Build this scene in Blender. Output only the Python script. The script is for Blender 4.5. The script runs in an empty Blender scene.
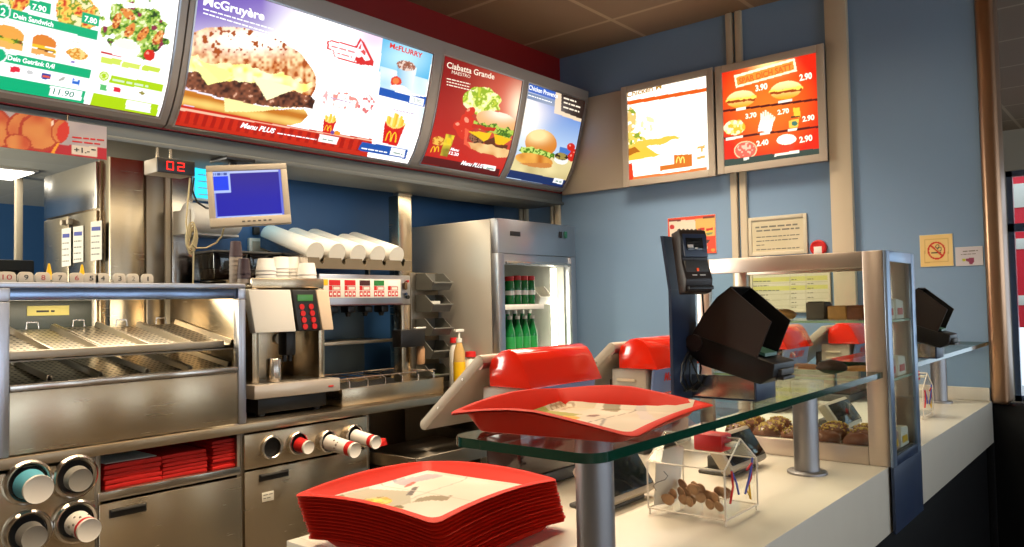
import bpy, bmesh, math, random
import numpy as np
from mathutils import Vector, Matrix, Euler
rnd = random.Random(7)
SC = bpy.context.scene
COL = SC.collection
R = math.radians
# ------------------------------------------------------------------ camera
F, YAW, PITCH, ROLL, CAMZ = 784.06, 0.8766, 0.03828, -0.01942, 1.38
FW = Vector((math.sin(YAW)*math.cos(PITCH), math.cos(YAW)*math.cos(PITCH), math.sin(PITCH)))
_r0 = Vector((math.cos(YAW), -math.sin(YAW), 0)); _u0 = _r0.cross(FW)
RT = math.cos(ROLL)*_r0 + math.sin(ROLL)*_u0
UP = -math.sin(ROLL)*_r0 + math.cos(ROLL)*_u0
CAM = Vector((0, 0, CAMZ))
cd = bpy.data.cameras.new('camera'); cd.sensor_width = 36; cd.lens = F/1024*36; cd.clip_start = .05
co = bpy.data.objects.new('camera', cd); COL.objects.link(co)
m = Matrix((RT, UP, -FW)).transposed().to_4x4(); m.translation = CAM
co.matrix_world = m; SC.camera = co
def ray(u, v): return FW + RT*((u-512)/F) - UP*((v-273.5)/F)
def at(u, v, X=None, Y=None, Z=None):
    d = ray(u, v)
    if X is not None: t = (X-CAM.x)/d.x
    elif Y is not None: t = (Y-CAM.y)/d.y
    else: t = (Z-CAM.z)/d.z
    return CAM + d*t
# ------------------------------------------------------------------ materials
def lin(c):
    r = []
    for x in c[:3]:
        x = x/255.0
        r.append(x/12.92 if x <= .04045 else ((x+.055)/1.055)**2.4)
    return r
def nmat(name):
    m = bpy.data.materials.new(name); m.use_nodes = True
    return m, m.node_tree.nodes, m.node_tree.links, m.node_tree.nodes['Principled BSDF']
def mat(name, rgb, rough=.5, metal=0, noise=.0, nscale=30, bump=0, coat=0, spec=.5, emit=None, es=0):
    m, n, l, b = nmat(name)
    c = lin(rgb)
    b.inputs['Base Color'].default_value = (*c, 1)
    b.inputs['Roughness'].default_value = rough
    b.inputs['Metallic'].default_value = metal
    b.inputs['Coat Weight'].default_value = coat
    b.inputs['Specular IOR Level'].default_value = spec
    if emit: b.inputs['Emission Color'].default_value = (*lin(emit), 1); b.inputs['Emission Strength'].default_value = es
    if noise or bump:
        tc = n.new('ShaderNodeTexCoord'); nz = n.new('ShaderNodeTexNoise'); nz.inputs['Scale'].default_value = nscale
        nz.inputs['Detail'].default_value = 4
        l.new(tc.outputs['Object'], nz.inputs['Vector'])
        if noise:
            mx = n.new('ShaderNodeMix'); mx.data_type = 'RGBA'
            mx.inputs[6].default_value = (*[x*(1-noise) for x in c], 1); mx.inputs[7].default_value = (*[min(1, x*(1+noise)) for x in c], 1)
            l.new(nz.outputs['Fac'], mx.inputs[0]); l.new(mx.outputs[2], b.inputs['Base Color'])
        if bump:
            bp = n.new('ShaderNodeBump'); bp.inputs['Strength'].default_value = bump; bp.inputs['Distance'].default_value = .002
            l.new(nz.outputs['Fac'], bp.inputs['Height']); l.new(bp.outputs['Normal'], b.inputs['Normal'])
    return m
def brushed(name, rgb, rough=.3, stretch=(1, 1, 16), amt=.03):
    m, n, l, b = nmat(name)
    b.inputs['Metallic'].default_value = 1
    tc = n.new('ShaderNodeTexCoord'); mp = n.new('ShaderNodeMapping'); nz = n.new('ShaderNodeTexNoise')
    mp.inputs['Scale'].default_value = stretch; nz.inputs['Scale'].default_value = 6; nz.inputs['Detail'].default_value = 5
    l.new(tc.outputs['Object'], mp.inputs['Vector']); l.new(mp.outputs['Vector'], nz.inputs['Vector'])
    mr = n.new('ShaderNodeMapRange'); mr.inputs[3].default_value = rough-amt*.35; mr.inputs[4].default_value = rough+amt*.35
    l.new(nz.outputs['Fac'], mr.inputs[0]); l.new(mr.outputs[0], b.inputs['Roughness'])
    c = lin(rgb); mx = n.new('ShaderNodeMix'); mx.data_type = 'RGBA'
    mx.inputs[6].default_value = (*[x*.985 for x in c], 1); mx.inputs[7].default_value = (*[min(1, x*1.015) for x in c], 1)
    l.new(nz.outputs['Fac'], mx.inputs[0]); l.new(mx.outputs[2], b.inputs['Base Color'])
    tg = n.new('ShaderNodeTangent'); tg.direction_type = 'RADIAL'; tg.axis = 'Z'; l.new(tg.outputs[0], b.inputs['Tangent']); b.inputs['Anisotropic'].default_value = .75; b.inputs['Anisotropic Rotation'].default_value = .25
    n2 = n.new('ShaderNodeTexNoise'); n2.inputs['Scale'].default_value = 2.2; l.new(tc.outputs['Object'], n2.inputs['Vector'])
    bp = n.new('ShaderNodeBump'); bp.inputs['Strength'].default_value = .10; bp.inputs['Distance'].default_value = .05
    l.new(n2.outputs['Fac'], bp.inputs['Height']); l.new(bp.outputs['Normal'], b.inputs['Normal'])
    return m
def perforated(name, rgb):
    m, n, l, b = nmat(name); b.inputs['Metallic'].default_value = 1; b.inputs['Roughness'].default_value = .3
    tc = n.new('ShaderNodeTexCoord'); mp = n.new('ShaderNodeMapping'); mp.inputs['Scale'].default_value = (55, 34, 0)
    l.new(tc.outputs['Object'], mp.inputs['Vector'])
    fr = n.new('ShaderNodeVectorMath'); fr.operation = 'FRACTION'; l.new(mp.outputs['Vector'], fr.inputs[0])
    ds = n.new('ShaderNodeVectorMath'); ds.operation = 'DISTANCE'; ds.inputs[1].default_value = (.5, .5, 0); l.new(fr.outputs[0], ds.inputs[0])
    lt = n.new('ShaderNodeMath'); lt.operation = 'LESS_THAN'; lt.inputs[1].default_value = .24; l.new(ds.outputs['Value'], lt.inputs[0])
    mx = n.new('ShaderNodeMix'); mx.data_type = 'RGBA'; mx.inputs[6].default_value = (*lin(rgb), 1); mx.inputs[7].default_value = (.02, .018, .015, 1)
    sx = n.new('ShaderNodeSeparateXYZ'); l.new(tc.outputs['Normal'], sx.inputs[0]); gt = n.new('ShaderNodeMath'); gt.operation = 'GREATER_THAN'; gt.inputs[1].default_value = .8; l.new(sx.outputs['Z'], gt.inputs[0])
    mu = n.new('ShaderNodeMath'); mu.operation = 'MULTIPLY'; l.new(lt.outputs[0], mu.inputs[0]); l.new(gt.outputs[0], mu.inputs[1])
    l.new(mu.outputs[0], mx.inputs[0]); l.new(mx.outputs[2], b.inputs['Base Color'])
    return m
def clear(name, tint=(1, 1, 1), ior=1.45, base=.0):
    m, n, l, b = nmat(name); n.remove(b)
    tr = n.new('ShaderNodeBsdfTransparent'); tr.inputs[0].default_value = (*tint, 1)
    gl = n.new('ShaderNodeBsdfGlossy'); gl.inputs['Roughness'].default_value = .02; gl.inputs['Color'].default_value = (.95, .97, .96, 1)
    fr = n.new('ShaderNodeLayerWeight'); pw = n.new('ShaderNodeMath'); pw.operation = 'POWER'; pw.inputs[1].default_value = 4.0; l.new(fr.outputs['Facing'], pw.inputs[0])
    ad = n.new('ShaderNodeMath'); ad.operation = 'MULTIPLY_ADD'; ad.inputs[1].default_value = .55; ad.inputs[2].default_value = base; l.new(pw.outputs[0], ad.inputs[0])
    mx = n.new('ShaderNodeMixShader'); l.new(ad.outputs[0], mx.inputs[0]); l.new(tr.outputs[0], mx.inputs[1]); l.new(gl.outputs[0], mx.inputs[2])
    l.new(mx.outputs[0], n['Material Output'].inputs['Surface'])
    return m
def vcol(name, emis=0, rough=.45):
    m, n, l, b = nmat(name)
    a = n.new('ShaderNodeVertexColor'); a.layer_name = 'print'
    if emis:
        b.inputs['Base Color'].default_value = (.02, .02, .02, 1); l.new(a.outputs[0], b.inputs['Emission Color']); b.inputs['Emission Strength'].default_value = emis
        b.inputs['Roughness'].default_value = .4; b.inputs['Specular IOR Level'].default_value = .12
    else:
        l.new(a.outputs[0], b.inputs['Base Color']); b.inputs['Roughness'].default_value = rough
    return m
def glow(name, rgb, s): return mat(name, (8, 8, 8), .5, emit=rgb, es=s)

FRIDGEST = mat('satin_fridge_steel', (196, 188, 174), .38, .55)
STEEL = brushed('brushed_steel', (198, 182, 156), .27)
STEELH = brushed('brushed_steel_across', (178, 162, 138), .3, (16, 1, 1))
STEELD = brushed('dull_steel', (150, 140, 125), .38)
STEELB = brushed('bright_steel', (206, 198, 188), .2)
ALU = brushed('satin_aluminium', (190, 192, 198), .34, (1, 1, 1))
PERF = perforated('perforated_steel', (205, 195, 180))
FRAME = mat('taupe_frame_paint', (158, 150, 142), .45, .2)
RED = mat('red_soffit_paint', (140, 14, 12), .5)
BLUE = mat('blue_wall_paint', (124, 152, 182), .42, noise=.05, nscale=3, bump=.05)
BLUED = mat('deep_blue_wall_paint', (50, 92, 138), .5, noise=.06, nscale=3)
CREAM = mat('cream_trim_paint', (205, 188, 160), .5)
PANEL = mat('beige_wall_panel', (196, 180, 160), .5)
COUNTER = mat('white_counter_laminate', (214, 207, 192), .28, noise=.04, nscale=14)
BLACK = mat('black_laminate', (9, 10, 12), .7, spec=.2)
NAVY = mat('navy_painted_metal', (38, 52, 78), .38)
TRAYRED = mat('red_tray_plastic', (214, 38, 12), .5, noise=.06, nscale=60, spec=.25)
HOODRED = mat('glossy_red_plastic', (226, 38, 14), .16, coat=.5)
REDBOX = mat('red_carton', (205, 22, 14), .6, noise=.12, nscale=25)
GREYP = mat('beige_grey_plastic', (176, 164, 146), .45)
GREYD = mat('dark_grey_plastic', (74, 72, 68), .5)
BLK = mat('black_plastic', (18, 16, 15), .4)
BROWNBLK = mat('brown_black_plastic', (42, 30, 24), .42)
SCREEN = mat('dark_screen', (16, 22, 26), .08)
WHITEP = mat('white_plastic', (228, 222, 210), .4)
PAPER = mat('white_paper', (230, 224, 208), .7, noise=.03, nscale=20)
CUPW = mat('white_paper_cup', (236, 230, 220), .55, noise=.03, nscale=40)
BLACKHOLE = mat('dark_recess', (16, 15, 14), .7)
GLASS = clear('clear_glass', (.955, .985, .97), 1.45, .018)
ACRYL = clear('clear_acrylic', (.985, .985, .975), 1.4, .012)
SMOKED = clear('smoked_plastic', (.32, .27, .24), 1.4, .05)
EDGE = mat('green_glass_edge', (10, 62, 44), .12, coat=.4)
REDM = mat('red_ink', (200, 24, 22), .5)
DARKINK = mat('dark_ink', (36, 34, 34), .6)
GREYINK = mat('grey_ink', (120, 116, 104), .7)
WHITEINK = mat('white_ink', (240, 236, 226), .6)
YELLOW = mat('yellow_plastic', (236, 186, 20), .4)
COIN = mat('worn_coin_metal', (186, 146, 108), .5, .25, noise=.25, nscale=80)
PRINT = vcol('printed_paper', 0, .4)
PRINTLIT = vcol('backlit_print', 1.0)
# ------------------------------------------------------------------ object helpers
WM = {}
def mtx(o):
    m = Matrix.LocRotScale(o.location, o.rotation_euler, o.scale)
    return mtx(o.parent) @ m if o.parent else m
def tag(o, label=None, cat=None, group=None, kind=None):
    if label: o['label'] = label
    if cat: o['category'] = cat
    if group: o['group'] = group
    if kind: o['kind'] = kind
    return o
def thing(name, label, cat, loc, rz=0, group=None):
    o = bpy.data.objects.new(name, None); o.empty_display_size = .05; COL.objects.link(o)
    o.location = loc; o.rotation_euler = (0, 0, rz)
    return tag(o, label, cat, group)
def copy_tree(o, parent=None):
    c = o.copy(); COL.objects.link(c)
    if parent: c.parent = parent
    for ch in list(o.children): copy_tree(ch, c)
    return c
def dup(o, loc, label=None, rz=None):
    c = copy_tree(o); c.location = loc
    if rz is not None: c.rotation_euler = (0, 0, rz)
    if label: c['label'] = label
    return c
class G:
    def __init__(s): s.bm = bmesh.new()
    def _add(s, t, M=None):
        if M is not None: bmesh.ops.transform(t, matrix=M, verts=t.verts)
        me = bpy.data.meshes.new('t'); t.to_mesh(me); t.free(); s.bm.from_mesh(me); bpy.data.meshes.remove(me); return s
    def box(s, x0, x1, y0, y1, z0, z1, bev=0, M=None, seg=2):
        t = bmesh.new(); bmesh.ops.create_cube(t, size=1)
        for v in t.verts: v.co = Vector(((x0+x1)/2+v.co.x*(x1-x0), (y0+y1)/2+v.co.y*(y1-y0), (z0+z1)/2+v.co.z*(z1-z0)))
        if bev: bmesh.ops.bevel(t, geom=list(t.edges), offset=bev, segments=seg, affect='EDGES', profile=.5)
        return s._add(t, M)
    def prism(s, pts, vec, bev=0, M=None):
        t = bmesh.new(); vs = [t.verts.new(Vector(p)) for p in pts]; f = t.faces.new(vs)
        r = bmesh.ops.extrude_face_region(t, geom=[f])
        for e in r['geom']:
            if isinstance(e, bmesh.types.BMVert): e.co += Vector(vec)
        bmesh.ops.recalc_face_normals(t, faces=t.faces)
        if bev: bmesh.ops.bevel(t, geom=list(t.edges), offset=bev, segments=2, affect='EDGES', profile=.5)
        bmesh.ops.triangulate(t, faces=[f for f in t.faces if len(f.verts) > 4])
        return s._add(t, M)
    def cyl(s, p0, p1, r0, r1=None, n=22, cap=True, M=None):
        p0, p1 = Vector(p0), Vector(p1); d = p1-p0; t = bmesh.new()
        bmesh.ops.create_cone(t, cap_ends=cap, segments=n, radius1=r0, radius2=r0 if r1 is None else r1, depth=d.length)
        q = d.to_track_quat('Z', 'Y').to_matrix().to_4x4(); q.translation = (p0+p1)/2
        bmesh.ops.transform(t, matrix=q, verts=t.verts)
        return s._add(t, M)
    def lathe(s, prof, p0, axis=(0, 0, 1), n=26, M=None):
        t = bmesh.new(); rings = []
        for r, z in prof:
            rings.append([t.verts.new((r*math.cos(2*math.pi*k/n), r*math.sin(2*math.pi*k/n), z)) for k in range(n)])
        for a, b in zip(rings, rings[1:]):
            for k in range(n): t.faces.new((a[k], a[(k+1) % n], b[(k+1) % n], b[k]))
        if prof[0][0] > 1e-5: t.faces.new(list(reversed(rings[0])))
        if prof[-1][0] > 1e-5: t.faces.new(rings[-1])
        bmesh.ops.remove_doubles(t, verts=t.verts, dist=1e-6)
        q = Vector(axis).to_track_quat('Z', 'Y').to_matrix().to_4x4(); q.translation = Vector(p0)
        bmesh.ops.transform(t, matrix=q, verts=t.verts)
        return s._add(t, M)
    def ring(s, p0, axis, ri, ro, h, n=30, M=None):
        return s.lathe([(ri, 0), (ro, 0), (ro, h*.7), (ro-h*.3, h), (ri+h*.3, h), (ri, h*.7), (ri, 0)], p0, axis, n, M)
    def tube(s, pts, r, n=8, M=None):
        pts = [Vector(p) for p in pts]; t = bmesh.new(); rings = []
        for i, p in enumerate(pts):
            d = (pts[min(i+1, len(pts)-1)]-pts[max(i-1, 0)]).normalized()
            a = d.orthogonal().normalized() if i == 0 else (pa - d*pa.dot(d)).normalized()
            pa = a; b = d.cross(a)
            rings.append([t.verts.new(p + r*(math.cos(2*math.pi*k/n)*a+math.sin(2*math.pi*k/n)*b)) for k in range(n)])
        for A, B in zip(rings, rings[1:]):
            for k in range(n): t.faces.new((A[k], A[(k+1) % n], B[(k+1) % n], B[k]))
        t.faces.new(rings[0]); t.faces.new(rings[-1])
        bmesh.ops.recalc_face_normals(t, faces=t.faces)
        return s._add(t, M)
    def ball(s, c, r, sc=(1, 1, 1), n=14, jit=0, M=None):
        t = bmesh.new(); bmesh.ops.create_uvsphere(t, u_segments=n, v_segments=max(6, n*2//3), radius=r)
        for v in t.verts:
            k = 1+rnd.uniform(-jit, jit); v.co = Vector((v.co.x*sc[0]*k, v.co.y*sc[1]*k, v.co.z*sc[2]*k))+Vector(c)
        return s._add(t, M)
    def raw(s, verts, faces, M=None):
        t = bmesh.new(); vs = [t.verts.new(v) for v in verts]
        for f in faces:
            try: t.faces.new([vs[i] for i in f])
            except ValueError: pass
        return s._add(t, M)
    def done(s, name, mt, parent=None, local=False, ang=38, kind=None, recalc=True):
        bm = s.bm
        if recalc: bmesh.ops.recalc_face_normals(bm, faces=bm.faces)
        me = bpy.data.meshes.new(name); o = bpy.data.objects.new(name, me); COL.objects.link(o)
        if parent:
            o.parent = parent
            if not local: bmesh.ops.transform(bm, matrix=mtx(parent).inverted(), verts=bm.verts)
        elif not local:
            xs = [v.co for v in bm.verts]
            c = Vector(((min(v.x for v in xs)+max(v.x for v in xs))/2, (min(v.y for v in xs)+max(v.y for v in xs))/2, min(v.z for v in xs)))
            for v in bm.verts: v.co -= c
            o.location = c
        bm.to_mesh(me); bm.free()
        me.polygons.foreach_set('use_smooth', [True]*len(me.polygons)); me.set_sharp_from_angle(angle=R(ang))
        me.materials.append(mt)
        if kind: o['kind'] = kind
        return o
def st(name, mt, g): return tag(g.done(name, mt), kind='structure')
# ------------------------------------------------------------------ printed surfaces
class Flat:
    def __init__(s, O, A, B): s.O, s.A, s.B = Vector(O), Vector(A).normalized(), Vector(B).normalized(); s.N = s.A.cross(s.B)
    def f(s, a, h, off=0): return s.O+s.A*a+s.B*h+s.N*off
    def hit(s, u, v):
        d = ray(u, v); t = (s.O-CAM).dot(s.N)/d.dot(s.N); p = CAM+d*t-s.O
        return p.dot(s.A), p.dot(s.B)
class Curved:
    def __init__(s, prof):
        s.p = prof; s.L = [0]
        for a, b in zip(prof, prof[1:]): s.L.append(s.L[-1]+math.hypot(b[0]-a[0], b[1]-a[1]))
    def f(s, a, h, off=0):
        i = 0
        while i < len(s.L)-2 and h > s.L[i+1]: i += 1
        t = (h-s.L[i])/(s.L[i+1]-s.L[i]); p, q = s.p[i], s.p[i+1]
        ny, nz = -(q[1]-p[1]), (q[0]-p[0]); k = math.hypot(ny, nz)
        return Vector((a, p[0]+t*(q[0]-p[0])+off*ny/k, p[1]+t*(q[1]-p[1])+off*nz/k))
    def hit(s, u, v):
        d = ray(u, v); best = None
        for i, (p, q) in enumerate(zip(s.p, s.p[1:])):
            n = Vector((0, -(q[1]-p[1]), q[0]-p[0])); t = (Vector((0, p[0], p[1]))-CAM).dot(n)/d.dot(n); P = CAM+d*t
            L = s.L[i+1]-s.L[i]; k = ((P.y-p[0])*(q[0]-p[0])+(P.z-p[1])*(q[1]-p[1]))/L
            e = max(0, -k, k-L)
            if best is None or e < best[0]: best = (e, P.x, s.L[i]+k)
        return best[1], best[2]
def vnoise(U, V, sc, seed=0):
    x, y = U/sc, V/sc; xi, yi = np.floor(x), np.floor(y); fx, fy = x-xi, y-yi
    fx, fy = fx*fx*(3-2*fx), fy*fy*(3-2*fy)
    h = lambda a, b: np.modf(np.abs(np.sin(a*127.1+b*311.7+seed*74.7)*43758.5453))[0]
    return (h(xi, yi)*(1-fx)+h(xi+1, yi)*fx)*(1-fy)+(h(xi, yi+1)*(1-fx)+h(xi+1, yi+1)*fx)*fy
class Paint:
    """a printed picture: one colour per vertex of a fine grid lying on the surface; pictures are laid out in photo pixels or metres"""
    def __init__(s, surf, a0, a1, h0, h1, step, off=.0006, px=True):
        s.sf, s.off = surf, off; s.na, s.nh = max(2, int((a1-a0)/step)), max(2, int((h1-h0)/step))
        s.A, s.H = np.meshgrid(np.linspace(a0, a1, s.na), np.linspace(h0, h1, s.nh))
        s.W = [surf.f(a, h, off) for a, h in zip(s.A.ravel(), s.H.ravel())]
        if px:
            D = np.array(s.W)-np.array(CAM); z = D@np.array(FW)
            s.U = (512+F*(D@np.array(RT))/z).reshape(s.A.shape); s.V = (273.5-F*(D@np.array(UP))/z).reshape(s.A.shape)
        else: s.U, s.V = s.A, s.H
        s.C = np.ones(s.A.shape+(3,))*.8
    def fill(s, mask, rgb, k=1.0):
        c = np.array(lin(rgb))*k; a = np.clip(mask.astype(float), 0, 1)[..., None]; s.C = s.C*(1-a)+c*a; return s
    def mix(s, mask, c0, c1, t, k=1.0):
        t = np.clip(t, 0, 1)[..., None]; c = (np.array(lin(c0))*(1-t)+np.array(lin(c1))*t)*k
        a = np.clip(mask.astype(float), 0, 1)[..., None]; s.C = s.C*(1-a)+c*a; return s
    def pm(s, pts, wob=0, wsc=6, seed=1):
        x, y = s.U, s.V
        if wob: x = x+(vnoise(s.U, s.V, wsc, seed)-.5)*wob; y = y+(vnoise(s.U, s.V, wsc, seed+9)-.5)*wob
        ins = np.zeros(x.shape, bool)
        for (x0, y0), (x1, y1) in zip(pts, pts[1:]+pts[:1]):
            if y0 == y1: continue
            c = ((y0 > y) != (y1 > y)) & (x < (x1-x0)*(y-y0)/(y1-y0)+x0); ins ^= c
        return ins
    def em(s, cx, cy, rx, ry, rot=0, wob=0, wsc=5, seed=2):
        x, y = s.U-cx, s.V-cy; c, k = math.cos(R(rot)), math.sin(R(rot)); a, b = x*c+y*k, -x*k+y*c
        d = (a/rx)**2+(b/ry)**2
        if wob: d = d+(vnoise(s.U, s.V, wsc, seed)-.5)*wob
        return d < 1
    def soft(s, cx, cy, rx, ry): return np.exp(-(((s.U-cx)/rx)**2+((s.V-cy)/ry)**2))
    def n(s, sc, seed=0): return vnoise(s.U, s.V, sc, seed)
    def done(s, name, mt, parent):
        me = bpy.data.meshes.new(name); na = s.na
        fs = [(j*na+i, j*na+i+1, (j+1)*na+i+1, (j+1)*na+i) for j in range(s.nh-1) for i in range(na-1)]
        W = s.W; inv = mtx(parent).inverted() if parent else Matrix()
        me.from_pydata([inv @ w for w in W], [], fs); o = bpy.data.objects.new(name, me); COL.objects.link(o)
        if parent: o.parent = parent
        ca = me.color_attributes.new('print', 'FLOAT_COLOR', 'POINT')
        a = np.ones((len(W), 4), np.float32); a[:, :3] = s.C.reshape(-1, 3); ca.data.foreach_set('color', a.ravel())
        me.materials.append(mt); return o
def glyphs(txt, bold=0, shear=0):
    cu = bpy.data.curves.new('t', 'FONT'); cu.body = txt; cu.offset = bold; cu.shear = shear; cu.resolution_u = 3
    ob = bpy.data.objects.new('t', cu); me = bpy.data.meshes.new_from_object(ob)
    vs = [v.co.copy() for v in me.vertices]; fs = [tuple(p.vertices) for p in me.polygons]
    bpy.data.objects.remove(ob); bpy.data.curves.remove(cu); bpy.data.meshes.remove(me)
    x0 = min(v.x for v in vs); x1 = max(v.x for v in vs)
    return [(v.x-x0, v.y) for v in vs], fs, x1-x0
def text(sf, txt, p0, p1, cap, mt, parent, off=.0014, bold=.02, shear=0, name='lettering', px=True):
    vs, fs, w = glyphs(txt, bold, shear)
    if px:
        a = Vector(sf.hit(*p0)); b = Vector(sf.hit(*p1)); up = abs(sf.hit(p0[0], p0[1]-cap)[1]-a[1])
    else: a, b, up = Vector(p0), Vector(p1), cap
    d = (b-a)/w; nrm = Vector((-d.y, d.x)).normalized()*(up/.69)
    g = G(); g.raw([sf.f(*(a+d*x+nrm*y), off) for x, y in vs], fs)
    return g.done(name, mt, parent, recalc=False)
def rows(sf, lines, mt, parent, off=.0012, name='text_lines', px=True, th=.6, jag=True):
    """blocks of print too small to read: rows of short word-length bars; each line = (p0, p1, height)"""
    g = G()
    for p0, p1, hgt in lines:
        a, b = (Vector(sf.hit(*p0)), Vector(sf.hit(*p1))) if px else (Vector(p0), Vector(p1))
        h = abs(sf.hit(p0[0], p0[1]-hgt)[1]-a[1]) if px else hgt
        L = (b-a).length; d = (b-a).normalized(); nn = Vector((-d.y, d.x)); x = 0
        while x < L-h*.5:
            w = min(L-x, h*rnd.uniform(1.2, 4.0)) if jag else L
            q = [a+d*x, a+d*(x+w), a+d*(x+w)+nn*h*th, a+d*x+nn*h*th]
            g.raw([sf.f(*p, off) for p in q], [(0, 1, 2, 3)]); x += w+h*.55
    return g.done(name, mt, parent, recalc=False)
# ================================================================== the setting
WX, BY = 3.681, 3.2                      # right wall plane, back wall plane
def tiles(name, c0, c1, size, gap, rough=.6):
    m, n, l, b = nmat(name); b.inputs['Roughness'].default_value = rough
    tc = n.new('ShaderNodeTexCoord'); br = n.new('ShaderNodeTexBrick'); br.offset = 0; br.squash = 1
    br.inputs['Color1'].default_value = (*lin(c0), 1); br.inputs['Color2'].default_value = (*[x*.9 for x in lin(c0)], 1); br.inputs['Mortar'].default_value = (*lin(c1), 1)
    br.inputs['Scale'].default_value = 1; br.inputs['Brick Width'].default_value = size; br.inputs['Row Height'].default_value = size; br.inputs['Mortar Size'].default_value = gap
    l.new(tc.outputs['Object'], br.inputs['Vector']); l.new(br.outputs['Color'], b.inputs['Base Color'])
    return m
CEIL = tiles('ceiling_tiles', (150, 120, 90), (184, 156, 122), .6, .012)
CEILK = tiles('kitchen_ceiling_tiles', (214, 210, 192), (214, 210, 196), .6, .012)
FLOOR = tiles('floor_tiles', (120, 112, 102), (80, 74, 68), .3, .006, .3)
g = G(); g.box(-2.5, 8, -5, 7.05, -.1, 0); st('floor', FLOOR, g)
g = G(); g.box(-2.5, 8, -5, BY, 2.805, 2.9); st('ceiling', CEIL, g)
g = G(); g.box(-2.5, 1.70, 2.952, BY, 2.25, 2.32); g.box(-2.5, 3.0, BY, 7.05, 2.25, 2.32); st('ceiling_kitchen', CEILK, g)
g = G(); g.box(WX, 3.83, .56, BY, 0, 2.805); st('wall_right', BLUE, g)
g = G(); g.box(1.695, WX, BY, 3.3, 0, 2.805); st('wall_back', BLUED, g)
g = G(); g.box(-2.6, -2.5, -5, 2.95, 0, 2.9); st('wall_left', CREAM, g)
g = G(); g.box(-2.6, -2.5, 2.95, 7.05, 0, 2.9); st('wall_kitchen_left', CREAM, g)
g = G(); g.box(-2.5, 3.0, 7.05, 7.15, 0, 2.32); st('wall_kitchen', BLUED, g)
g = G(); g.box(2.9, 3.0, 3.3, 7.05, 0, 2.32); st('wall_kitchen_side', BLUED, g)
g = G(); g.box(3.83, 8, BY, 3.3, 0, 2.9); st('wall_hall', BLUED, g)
g = G(); g.box(-2.5, WX, 2.67, 2.95, 2.012, 2.805); st('wall_soffit', RED, g)
# front windows behind the camera: daylight
def window_wall(axis, pos, a0, a1, n, idx, sill=.45, head=2.45):
    w = (a1-a0)/n; pil = .22; g = G()
    def bx(p, q, z0, z1, d0=0, d1=.12, gg=None):
        gg = gg or g
        if axis == 'Y': gg.box(p, q, pos-d1, pos-d0, z0, z1)
        else: gg.box(pos+d0, pos+d1, p, q, z0, z1)
    bx(a0, a1, 0, sill); bx(a0, a1, head, 2.9)
    for k in range(n+1): bx(max(a0, a0+k*w-pil/2), min(a1, a0+k*w+pil/2), sill, head)
    st('wall_front' if axis == 'Y' else 'wall_street', CREAM, g)
    for k in range(n):
        p, q = a0+k*w+pil/2, a0+(k+1)*w-pil/2; f = G()
        for r in ((p, p+.05, sill, head), (q-.05, q, sill, head), (p, q, sill, sill+.05), (p, q, head-.05, head), ((p+q)/2-.025, (p+q)/2+.025, sill, head), (p, q, 1.92, 1.99)): bx(*r, .03, .09, f)
        w_ = st('window_%d' % (idx+k), ALU, f)
        gl = G(); bx(p, q, sill, head, .055, .062, gl); gl.done('pane', GLASS, w_)
window_wall('Y', -5, -2.5, 8, 5, 1)
window_wall('X', 8, -5, 3.2, 4, 6)
# trims on the right wall
def trim(i, y0, y1, z0, z1, d=.022, m=CREAM, x=WX, bev=.004):
    g = G(); g.box(x-d, x-.0003, y0, y1, z0, z1, bev); return st('trim_%d' % i, m, g)
trim(1, 1.055, 1.150, 0.97, 2.803, .035)
for i, (a, b) in enumerate(((1.552, 1.586), (1.600, 1.634), (2.682, 2.716), (2.728, 2.746), (2.921, 2.948), (2.958, 2.985))): trim(2+i, a, b, 0.97, 2.803 if b < 2.6 else 2.0)
g = G(); g.box(3.660, 3.80, .492, .559, .9365, 2.803, .02, seg=4); st('trim_8', mat('copper_toned_steel', (176, 140, 112), .3, 1), g)
g = G(); g.box(WX-.02, WX-.001, 2.23, 2.66, 2.0, 2.535, .004); st('trim_9', PANEL, g)
g = G(); g.box(-2.5, WX, 2.672, 2.95, 1.945, 2.010, .004); g.box(-2.5, WX, 2.660, 2.672, 1.945, 1.962, .003); st('trim_10', mat('grey_beam_metal', (112, 116, 114), .5, .5), g)
# steel door jamb of the kitchen pass-through
g = G(); g.box(1.36, 1.498, 3.195, 3.265, 0, 2.0, .004); st('trim_11', STEEL, g)
g = G(); g.box(1.500, 1.575, 3.185, 3.26, 0, 2.25, .004); st('trim_12', STEELD, g)
g = G(); g.box(1.577, 1.600, 3.18, 3.26, 0, 2.25, .003); st('trim_13', CREAM, g)
g = G(); g.box(1.602, 1.694, 3.175, 3.26, 0, 2.25, .004); st('trim_14', STEELB, g)
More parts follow.
